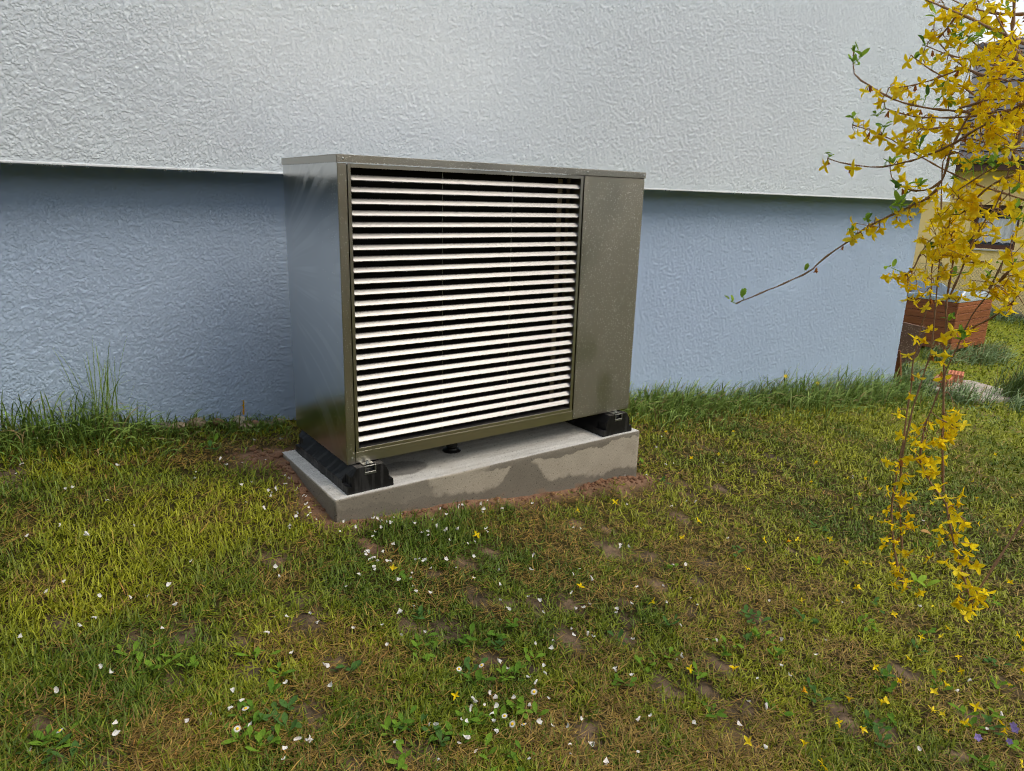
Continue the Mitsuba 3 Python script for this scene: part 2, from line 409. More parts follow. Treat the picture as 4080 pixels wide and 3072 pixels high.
# ---------------------------------------------------------------- measured places (metres): petals, flowers, weeds, bare spots, branches, blossom and leaf clusters
W = [[-0.811,-0.963],[-0.889,-1.208],[-0.928,-1.242],[-0.817,-1.295],[-0.753,-1.329],[-0.713,-1.319],[-0.661,-1.396],[-0.841,-1.378],[-0.874,-1.395],[-0.705,-1.477],[-0.45,-1.536],[-0.421,-1.551],[-0.354,-1.591],[-0.485,-1.586],[-0.455,-1.685],[-0.836,-1.609],[-0.85,-1.587],[-0.939,-1.634],[-0.616,-1.777],[-0.606,-1.81],[-0.634,-1.81],[-0.676,-1.821],[-0.611,-1.881],[-0.507,-1.796],[-0.399,-1.76],[-0.991,-1.778],[-0.569,-1.977],[-0.579,-2.002],[-0.515,-1.973],[-0.541,-1.968],[-0.723,-1.828],[-0.85,-1.786],[-0.85,-1.816],[-0.953,-0.909],[-0.871,-0.883],[-0.577,-1.191],[-0.657,-1.305],[-0.367,-1.289],[-0.38,-1.357],[-0.993,-1.391],[-0.087,-1.29],[-0.07,-1.291],[-0.083,-1.32],[-0.073,-1.324],[-0.088,-1.309],[-0.028,-1.305],[-0.073,-1.362],[-0.092,-1.388],[-0.093,-1.378],[-0.045,-1.367],[-0.033,-1.375],[-0.036,-1.365],[-0.011,-1.186],[0.002,-1.18],[0.035,-1.157],[-0.152,-1.396],[0.001,-1.449],[0.069,-1.4],[0.062,-1.383],[0.078,-1.394],[0.049,-1.377],[0.066,-1.454],[0.138,-1.426],[0.148,-1.468],[0.237,-1.437],[0.303,-1.344],[0.266,-1.354],[0.386,-1.288],[0.245,-1.241],[0.288,-1.25],[0.23,-1.204],[0.175,-1.238],[0.153,-1.176],[0.028,-1.262],[0.217,-1.313],[0.163,-1.553],[-0.033,-1.518],[-0.022,-1.488],[-0.06,-1.483],[-0.213,-1.451],[-0.008,-1.578],[-0.042,-1.557],[-0.087,-1.628],[-0.135,-1.636],[-0.276,-1.648],[-0.199,-1.657],[-0.355,-1.591],[-0.354,-1.545],[-0.116,-1.743],[-0.181,-1.735],[-0.226,-1.744],[0.16,-1.745],[0.169,-1.729],[0.173,-1.69],[0.377,-1.57],[0.434,-1.503],[0.268,-1.54],[0.227,-1.607],[0.493,-1.649],[0.545,-1.619],[0.544,-1.684],[0.411,-1.734],[0.265,-1.704],[0.28,-1.736],[0.381,-1.791],[0.397,-1.809],[0.428,-1.8],[0.257,-1.788],[0.29,-1.875],[0.28,-1.902],[0.322,-1.913],[0.32,-1.938],[0.491,-1.86],[0.809,-1.543],[0.749,-1.391],[0.742,-1.356],[0.204,-1.899],[0.173,-1.928],[0.139,-1.899],[0.121,-1.962],[0.105,-1.992],[0.016,-1.905],[0.018,-1.944],[0.044,-1.999],[0.053,-2.016],[0.289,-2.062],[-0.394,-1.763],[-0.418,-1.841],[-0.074,-1.995],[-0.075,-2.023],[-0.025,-2.03],[-0.12,-2.0],[-0.127,-2.019],[-0.117,-2.033],[-0.001,-2.061],[0.052,-2.074],[-0.154,-2.033],[-0.116,-2.064],[-0.091,-2.049],[-0.186,-2.046],[-0.183,-2.06],[-0.265,-2.034],[-0.244,-2.035],[-0.118,-2.082],[-0.025,-2.132],[-0.0,-2.151],[0.074,-2.17],[0.025,-2.18],[-0.206,-2.1],[-0.2,-2.1],[-0.164,-2.124],[-0.229,-2.106],[-0.208,-2.143],[-0.129,-2.107],[-0.025,-2.248],[0.053,-2.238],[-0.006,-2.223],[0.037,-2.298],[-0.117,-2.216],[-0.291,-2.125],[-0.516,-1.973],[-0.348,-2.04],[1.308,-1.647],[0.81,-1.543],[0.839,-1.557],[0.92,-1.708],[0.952,-1.733],[0.772,-1.792],[0.645,-1.788],[0.79,-1.897],[0.678,-1.888],[0.789,-1.928],[0.561,-1.848],[0.489,-1.859],[0.637,-1.992],[0.666,-2.066],[0.693,-2.081],[0.889,-2.177],[1.06,-2.013],[1.327,-2.125],[1.041,-2.232],[0.933,-2.267],[0.514,-2.098],[0.49,-2.105],[0.621,-2.193],[0.773,-2.255],[0.751,-2.291],[0.326,-2.09],[0.291,-2.061],[0.641,-2.261],[0.549,-2.306],[0.574,-2.344],[0.21,-2.232],[0.247,-2.234],[0.45,-2.343],[0.343,-2.291],[0.122,-2.312],[0.036,-2.297],[0.44,-2.433],[1.593,-2.265],[1.451,-1.819],[0.441,-1.981],[1.299,-2.55],[1.222,-2.553],[1.236,-2.664],[1.105,-2.674],[0.83,-2.62],[2.777,-1.364],[2.003,-1.622],[2.55,-1.844],[2.031,-0.619],[1.841,-0.757],[1.707,-0.949],[1.766,-0.946],[2.076,-1.013],[1.459,-1.054],[1.276,-1.086],[1.318,-1.333],[1.422,-1.329],[1.465,-1.343],[1.094,-1.29],[2.776,-1.363],[-0.888,-0.173],[-0.947,-0.372],[-0.964,-0.465],[-0.834,-0.619],[-0.818,-0.607],[-0.73,-0.736],[-0.813,-0.961],[-0.87,-0.882],[-0.681,-0.916],[-0.668,-0.48],[-0.431,-0.59],[-0.443,-0.63],[-0.138,-0.305],[-0.09,-0.211],[-0.029,-0.303],[-0.319,-0.491],[-0.314,-0.559],[-0.255,-0.546],[-0.174,-0.577],[-0.272,-0.726],[-0.313,-0.746],[-0.236,-0.8],[-0.23,-0.819],[-0.205,-0.794],[-0.332,-0.87],[-0.288,-0.92],[-0.209,-1.011],[-0.25,-1.07],[-0.127,-0.656],[-0.125,-0.688],[-0.153,-0.74],[-0.131,-0.791],[-0.122,-0.778],[-0.111,-0.841],[-0.12,-0.834],[-0.141,-0.915],[-0.132,-0.922],[-0.133,-0.908],[-0.19,-0.978],[-0.152,-0.989],[-0.132,-0.999],[-0.17,-1.015],[-0.233,-0.795],[-0.232,-0.824],[-0.204,-0.792],[-0.288,-0.92],[0.043,-1.086],[0.055,-1.089],[0.066,-1.092],[0.085,-1.102],[0.119,-1.089],[0.165,-1.056],[0.087,-1.13],[-0.044,-1.125],[-0.066,-1.08],[-0.101,-1.133],[0.159,-1.169],[0.241,-1.152],[0.235,-1.196],[0.312,-1.088],[0.306,-1.139],[0.385,-1.098],[0.416,-1.072],[0.474,-1.113],[0.457,-1.158],[0.39,-1.287],[0.247,-1.239],[0.157,-1.233],[0.175,-1.238],[-0.25,-1.067],[0.382,-1.102],[0.414,-1.076],[0.478,-1.109],[0.542,-1.065],[0.587,-1.071],[0.45,-1.161],[0.549,-1.154],[0.71,-1.136],[0.647,-1.156],[0.732,-1.153],[0.861,-1.089],[0.893,-1.103],[0.981,-1.031],[1.053,-1.043],[1.008,-1.133],[1.017,-1.141],[0.899,-1.22],[0.808,-1.206],[0.618,-1.228],[0.627,-1.236],[0.385,-1.29],[0.291,-1.248],[0.744,-1.353],[0.751,-1.388],[1.317,-1.335],[1.275,-1.085],[1.474,-1.078]]
Y = [[-0.05,-1.42],[0.331,-1.309],[-0.159,-1.976],[0.456,-1.722],[1.468,-1.701],[1.562,-1.747],[1.633,-1.751],[1.8,-1.799],[1.124,-1.568],[1.171,-1.837],[0.639,-1.873],[1.655,-1.958],[1.741,-1.981],[1.749,-1.996],[1.315,-2.108],[1.182,-2.06],[1.499,-2.083],[1.687,-2.216],[1.465,-2.241],[0.491,-2.147],[0.614,-2.203],[1.059,-2.379],[1.059,-2.457],[0.827,-2.431],[0.921,-2.476],[0.726,-2.349],[0.708,-2.469],[0.756,-2.502],[0.413,-2.408],[0.533,-2.476],[0.522,-2.532],[1.223,-2.402],[1.55,-2.379],[1.491,-2.391],[1.4,-2.36],[1.418,-2.472],[1.255,-2.489],[1.347,-2.51],[1.192,-2.528],[1.122,-2.528],[0.921,-2.478],[1.027,-2.563],[1.181,-2.615],[1.036,-2.593],[1.074,-2.63],[0.977,-2.629],[1.156,-2.693],[1.133,-2.7],[1.536,-2.608],[1.683,-2.558],[1.786,-2.509],[1.773,-2.535],[1.425,-2.616],[1.024,-2.78],[2.737,-1.166],[2.377,-1.343],[2.683,-1.384],[2.8,-1.412],[2.749,-1.531],[2.5,-1.547],[2.283,-1.632],[2.28,-1.734],[1.5,-2.083],[1.672,-2.277],[3.355,-1.61],[3.653,-1.64],[2.906,-1.728],[2.813,-1.826],[2.65,-1.901],[2.883,-1.959],[3.008,-1.945],[3.019,-2.054],[3.093,-2.071],[2.873,-2.053],[3.315,-1.788],[3.6,-1.857],[4.587,-1.413],[1.465,-2.24],[1.688,-2.218],[2.264,-2.324],[2.366,-2.336],[2.68,-0.622],[2.106,-0.584],[2.186,-0.906],[1.9,-0.941],[2.731,-1.166],[1.31,-1.487],[0.838,-1.256],[1.065,-1.249],[0.33,-1.304]]
DAISY = [[-0.643,-1.905],[-0.941,-1.774],[-0.611,-1.849],[-0.113,-1.916],[-0.05,-1.923],[-0.097,-2.093],[-0.095,-2.122],[-0.071,-2.134],[0.02,-2.054],[6.66,-0.427],[6.656,-0.442]]
VIO = [[1.18,-2.711],[1.157,-2.722],[1.087,-2.734],[1.015,-2.684]]
WEED = [[-0.129,-1.761],[-0.149,-1.799],[0.012,-1.797],[0.062,-1.831],[-0.029,-1.802],[-0.072,-1.907],[-0.086,-1.944],[-0.069,-1.945],[0.003,-1.952],[0.039,-1.961],[-0.298,-1.993],[-0.296,-2.019],[-0.26,-2.05],[-0.249,-2.07],[-0.21,-2.068],[-0.146,-2.056],[-0.109,-2.063],[-0.032,-2.065],[-0.008,-2.086],[-0.338,-2.014],[-0.195,-2.156],[-0.376,-2.098],[-0.355,-1.776],[0.138,-1.789],[0.121,-1.917],[-0.081,-1.666],[0.055,-1.849],[-0.17,-2.03],[-0.123,-2.19],[-0.037,-1.473],[-0.53,-1.649],[-0.54,-1.803],[-0.528,-1.849],[-0.616,-1.83],[-0.605,-1.859],[-0.569,-1.875],[-0.559,-1.913],[-0.603,-1.934],[-0.579,-1.927],[-0.639,-1.913],[-0.963,-1.763],[-0.947,-1.778],[-0.97,-1.793],[-0.5,-1.732],[-0.786,-1.525],[-0.76,-1.589],[-0.729,-1.59],[-0.676,-1.641],[-0.93,-1.811],[0.908,-1.716],[0.622,-1.955],[0.813,-2.111],[0.847,-2.124],[0.676,-2.117],[0.725,-2.106],[0.49,-2.069],[0.511,-2.161],[0.83,-2.21],[0.435,-2.283],[0.603,-2.359],[0.762,-2.373],[1.11,-2.128],[0.927,-2.022],[0.937,-2.052],[1.284,-2.239],[1.538,-1.898],[1.269,-1.714],[1.054,-2.412],[1.019,-2.439],[0.814,-2.518],[0.288,-2.107],[0.405,-2.058],[0.761,-2.562],[0.42,-1.942],[1.344,-2.381],[1.269,-2.24],[1.472,-2.351],[1.525,-2.524],[1.521,-2.545],[1.419,-2.59],[1.202,-2.665],[1.142,-2.663],[1.096,-2.757],[1.125,-2.605],[1.091,-2.643],[0.811,-2.52],[0.87,-2.539],[1.202,-2.505],[0.955,-2.732],[1.498,-1.122],[1.601,-0.896],[1.9,-1.691],[2.249,-1.989],[1.987,-2.358],[1.456,-2.172],[-0.269,-0.217],[-0.317,-0.285],[-0.324,-0.358],[-0.964,-0.125]]
SOIL = [[0.142,-1.62],[0.202,-1.676],[-0.04,-1.718],[0.468,-1.911],[0.436,-1.937],[-0.364,-1.733],[0.388,-1.741],[0.259,-1.75],[0.796,-1.495],[0.761,-1.54],[-0.481,-1.877],[-0.344,-2.07],[-0.296,-2.087],[-0.121,-1.672],[-0.369,-1.539],[0.078,-1.451],[0.019,-1.874],[0.277,-1.881],[0.099,-1.94],[-0.452,-2.037],[0.287,-1.72],[0.08,-2.193],[-0.032,-1.229],[-0.034,-1.176],[0.334,-1.39],[0.213,-1.421],[0.408,-2.129],[0.4,-2.158],[0.401,-2.183],[0.516,-1.882],[0.451,-1.935],[0.775,-1.534],[0.906,-1.611],[1.102,-1.721],[0.952,-1.797],[0.497,-2.2],[0.794,-2.418],[0.779,-2.448],[0.788,-1.758],[0.57,-1.8],[1.186,-2.425],[0.631,-2.149],[0.499,-2.287],[0.556,-2.301],[0.779,-1.923],[0.443,-2.297],[1.568,-1.768],[0.963,-2.055],[0.441,-2.359],[-0.351,-1.441],[-0.559,-1.572],[-0.544,-1.716],[-0.48,-1.873],[-0.555,-1.683],[-0.348,-1.213],[-0.943,-1.805],[-0.972,-1.694],[-0.723,-1.667],[-0.881,-1.847],[-0.914,-1.341],[-0.782,-1.47],[-0.661,-1.493],[1.222,-1.131],[0.814,-1.293],[0.898,-1.368],[1.295,-1.402],[2.0,-0.856],[1.639,-1.138],[1.794,-1.228],[2.608,-0.98],[2.23,-1.11],[2.552,-1.548],[1.172,-2.424],[0.849,-2.528],[0.944,-2.674],[1.163,-2.623],[0.833,-2.541]]
BR = [[2.3,[[0.775,-2.213,1.391],[0.769,-2.226,1.341],[0.775,-2.265,1.312],[0.78,-2.303,1.289],[0.787,-2.344,1.269],[0.794,-2.405,1.253],[0.778,-2.478,1.241],[0.761,-2.538,1.226],[0.737,-2.618,1.21]]],[2.0,[[0.678,-2.243,1.147],[0.684,-2.269,1.139],[0.695,-2.315,1.131],[0.706,-2.361,1.127],[0.717,-2.4,1.138],[0.723,-2.425,1.145],[0.724,-2.47,1.161],[0.717,-2.504,1.18],[0.708,-2.542,1.199],[0.693,-2.59,1.222],[0.682,-2.634,1.241]]],[2.0,[[0.783,-2.231,1.229],[0.793,-2.274,1.214],[0.802,-2.321,1.193],[0.806,-2.355,1.172],[0.812,-2.398,1.149],[0.807,-2.438,1.129],[0.795,-2.492,1.106],[0.78,-2.547,1.087],[0.752,-2.636,1.061]]],[1.8,[[0.784,-2.335,1.141],[0.78,-2.346,1.108],[0.783,-2.371,1.089],[0.787,-2.396,1.08],[0.794,-2.427,1.083],[0.792,-2.45,1.102]]],[2.4,[[0.554,-2.126,0.8],[0.65,-2.237,0.877],[0.668,-2.257,0.902],[0.689,-2.286,0.939],[0.701,-2.315,0.966],[0.709,-2.338,0.99],[0.718,-2.361,1.009],[0.729,-2.388,1.027],[0.737,-2.415,1.041],[0.74,-2.424,1.048],[0.749,-2.45,1.063],[0.748,-2.473,1.102],[0.752,-2.476,1.152],[0.753,-2.482,1.182],[0.752,-2.497,1.225],[0.75,-2.513,1.253],[0.744,-2.54,1.29],[0.734,-2.571,1.318],[0.733,-2.575,1.331],[0.74,-2.561,1.361],[0.744,-2.554,1.383],[0.745,-2.553,1.404],[0.751,-2.543,1.45]]],[1.5,[[0.832,-2.369,1.228],[0.832,-2.381,1.216],[0.831,-2.406,1.218],[0.825,-2.439,1.22]]],[1.6,[[0.794,-2.3,1.306],[0.803,-2.335,1.306],[0.811,-2.366,1.311],[0.811,-2.397,1.317],[0.806,-2.427,1.325],[0.801,-2.457,1.337]]],[1.8,[[0.836,-2.321,1.375],[0.839,-2.351,1.352],[0.834,-2.387,1.33],[0.828,-2.417,1.314],[0.819,-2.453,1.293],[0.809,-2.486,1.271],[0.797,-2.523,1.246]]],[2.6,[[0.802,-2.343,1.485],[0.795,-2.392,1.459],[0.784,-2.433,1.437],[0.77,-2.478,1.412],[0.758,-2.514,1.391],[0.746,-2.547,1.372],[0.731,-2.59,1.349]]],[2.0,[[0.84,-2.356,1.439],[0.835,-2.366,1.409],[0.825,-2.404,1.37],[0.815,-2.441,1.34],[0.804,-2.48,1.316],[0.79,-2.522,1.29],[0.767,-2.587,1.268]]],[1.8,[[0.819,-2.406,1.426],[0.812,-2.434,1.405],[0.804,-2.458,1.384],[0.799,-2.474,1.37],[0.788,-2.509,1.349],[0.762,-2.581,1.321]]],[2.0,[[0.806,-2.433,1.462],[0.808,-2.417,1.443],[0.81,-2.401,1.421],[0.812,-2.38,1.399]]],[1.8,[[0.768,-2.384,1.379],[0.761,-2.419,1.362],[0.751,-2.458,1.346],[0.739,-2.501,1.333],[0.725,-2.543,1.317],[0.7,-2.607,1.299]]],[1.8,[[0.776,-2.309,1.259],[0.78,-2.332,1.251],[0.785,-2.36,1.242],[0.79,-2.389,1.235],[0.788,-2.43,1.231],[0.779,-2.471,1.229],[0.766,-2.521,1.231],[0.739,-2.603,1.236]]],[1.6,[[0.8,-2.382,1.234],[0.799,-2.393,1.212],[0.795,-2.434,1.213],[0.787,-2.472,1.206],[0.776,-2.52,1.214],[0.749,-2.605,1.224]]],[1.8,[[0.685,-2.522,1.067],[0.679,-2.55,1.086],[0.67,-2.581,1.108],[0.663,-2.605,1.124],[0.656,-2.625,1.149],[0.65,-2.641,1.168],[0.65,-2.651,1.184]]],[1.8,[[0.596,-2.642,1.042],[0.594,-2.649,1.071],[0.593,-2.653,1.102],[0.593,-2.656,1.136],[0.591,-2.661,1.163],[0.592,-2.661,1.183]]],[1.8,[[0.658,-2.639,1.072],[0.666,-2.614,1.045],[0.67,-2.598,1.016],[0.673,-2.589,0.998],[0.676,-2.582,0.97],[0.68,-2.574,0.934],[0.684,-2.562,0.888],[0.687,-2.553,0.858]]],[1.8,[[0.717,-2.5,1.035],[0.708,-2.536,1.03],[0.705,-2.556,1.053],[0.701,-2.571,1.072],[0.694,-2.597,1.092],[0.676,-2.647,1.114]]],[2.2,[[0.763,-2.471,1.153],[0.764,-2.46,1.139],[0.751,-2.479,1.037],[0.75,-2.482,1.033],[0.748,-2.485,1.011],[0.744,-2.505,0.993],[0.741,-2.518,0.974],[0.74,-2.525,0.955],[0.74,-2.527,0.923],[0.741,-2.527,0.884],[0.741,-2.528,0.851],[0.741,-2.53,0.826],[0.74,-2.538,0.794],[0.74,-2.54,0.761],[0.739,-2.546,0.722],[0.738,-2.554,0.672],[0.737,-2.563,0.619],[0.735,-2.572,0.564],[0.734,-2.579,0.519],[0.733,-2.587,0.48],[0.732,-2.598,0.429]]],[1.5,[[0.753,-2.509,0.998],[0.76,-2.469,0.978],[0.76,-2.455,0.957],[0.756,-2.448,0.936],[0.754,-2.443,0.913],[0.749,-2.43,0.896]]],[2.0,[[0.768,-2.483,0.944],[0.77,-2.474,0.923],[0.769,-2.475,0.9],[0.769,-2.48,0.867],[0.768,-2.48,0.83],[0.763,-2.475,0.782],[0.76,-2.475,0.736],[0.757,-2.474,0.696],[0.754,-2.481,0.644],[0.75,-2.483,0.585],[0.746,-2.487,0.535],[0.744,-2.488,0.502],[0.74,-2.491,0.453],[0.741,-2.489,0.463],[0.736,-2.491,0.41],[0.732,-2.495,0.356],[0.73,-2.506,0.294],[0.73,-2.525,0.234],[0.731,-2.54,0.196],[0.732,-2.553,0.172],[0.737,-2.568,0.17]]],[1.8,[[0.701,-2.517,0.995],[0.703,-2.515,0.941],[0.702,-2.528,0.795],[0.701,-2.532,0.737],[0.7,-2.527,0.698],[0.695,-2.523,0.65],[0.691,-2.519,0.603],[0.688,-2.519,0.56],[0.683,-2.518,0.497],[0.68,-2.529,0.428],[0.677,-2.539,0.366],[0.676,-2.551,0.314],[0.675,-2.563,0.27]]],[2.2,[[0.649,-2.646,0.906],[0.654,-2.637,0.879],[0.661,-2.619,0.847],[0.668,-2.6,0.789],[0.67,-2.594,0.764],[0.674,-2.581,0.715],[0.675,-2.576,0.683],[0.676,-2.569,0.652],[0.678,-2.561,0.607],[0.675,-2.558,0.568],[0.671,-2.562,0.508],[0.672,-2.572,0.486],[0.673,-2.595,0.458],[0.67,-2.613,0.445],[0.668,-2.631,0.429],[0.666,-2.64,0.405],[0.664,-2.655,0.369],[0.662,-2.67,0.334],[0.659,-2.687,0.301],[0.657,-2.703,0.274],[0.654,-2.719,0.242]]],[1.5,[[0.688,-2.56,0.612],[0.684,-2.582,0.603],[0.68,-2.606,0.6],[0.678,-2.618,0.596]]],[2.2,[[0.639,-2.694,0.955],[0.65,-2.667,0.93],[0.658,-2.651,0.906]]],[1.8,[[0.627,-2.669,0.968],[0.633,-2.658,0.939],[0.637,-2.651,0.916],[0.641,-2.643,0.892]]],[1.6,[[0.714,-2.593,0.93],[0.713,-2.596,0.94],[0.72,-2.57,0.937],[0.725,-2.552,0.938]]],[1.8,[[0.745,-2.668,0.901],[0.749,-2.656,0.875],[0.756,-2.637,0.846],[0.765,-2.609,0.818],[0.771,-2.584,0.801],[0.775,-2.566,0.784]]],[1.6,[[0.722,-2.685,0.854],[0.725,-2.663,0.879],[0.729,-2.649,0.893],[0.735,-2.629,0.903]]],[2.2,[[0.866,-2.353,1.5],[0.856,-2.396,1.475],[0.844,-2.441,1.453],[0.833,-2.479,1.438],[0.819,-2.521,1.425],[0.812,-2.551,1.421]]],[1.8,[[0.712,-2.511,1.441],[0.702,-2.535,1.409],[0.693,-2.555,1.382],[0.686,-2.572,1.36],[0.678,-2.588,1.339],[0.669,-2.608,1.321],[0.666,-2.622,1.309]]],[1.8,[[0.65,-2.63,1.278],[0.661,-2.6,1.275],[0.674,-2.57,1.288],[0.684,-2.542,1.294],[0.695,-2.51,1.309]]],[1.8,[[0.68,-2.629,1.238],[0.695,-2.587,1.247],[0.708,-2.551,1.251],[0.717,-2.521,1.246],[0.725,-2.492,1.242]]],[1.8,[[0.729,-2.627,1.157],[0.742,-2.584,1.164],[0.756,-2.544,1.173],[0.767,-2.507,1.184],[0.773,-2.482,1.181],[0.778,-2.451,1.164],[0.781,-2.43,1.162],[0.78,-2.398,1.166]]]]
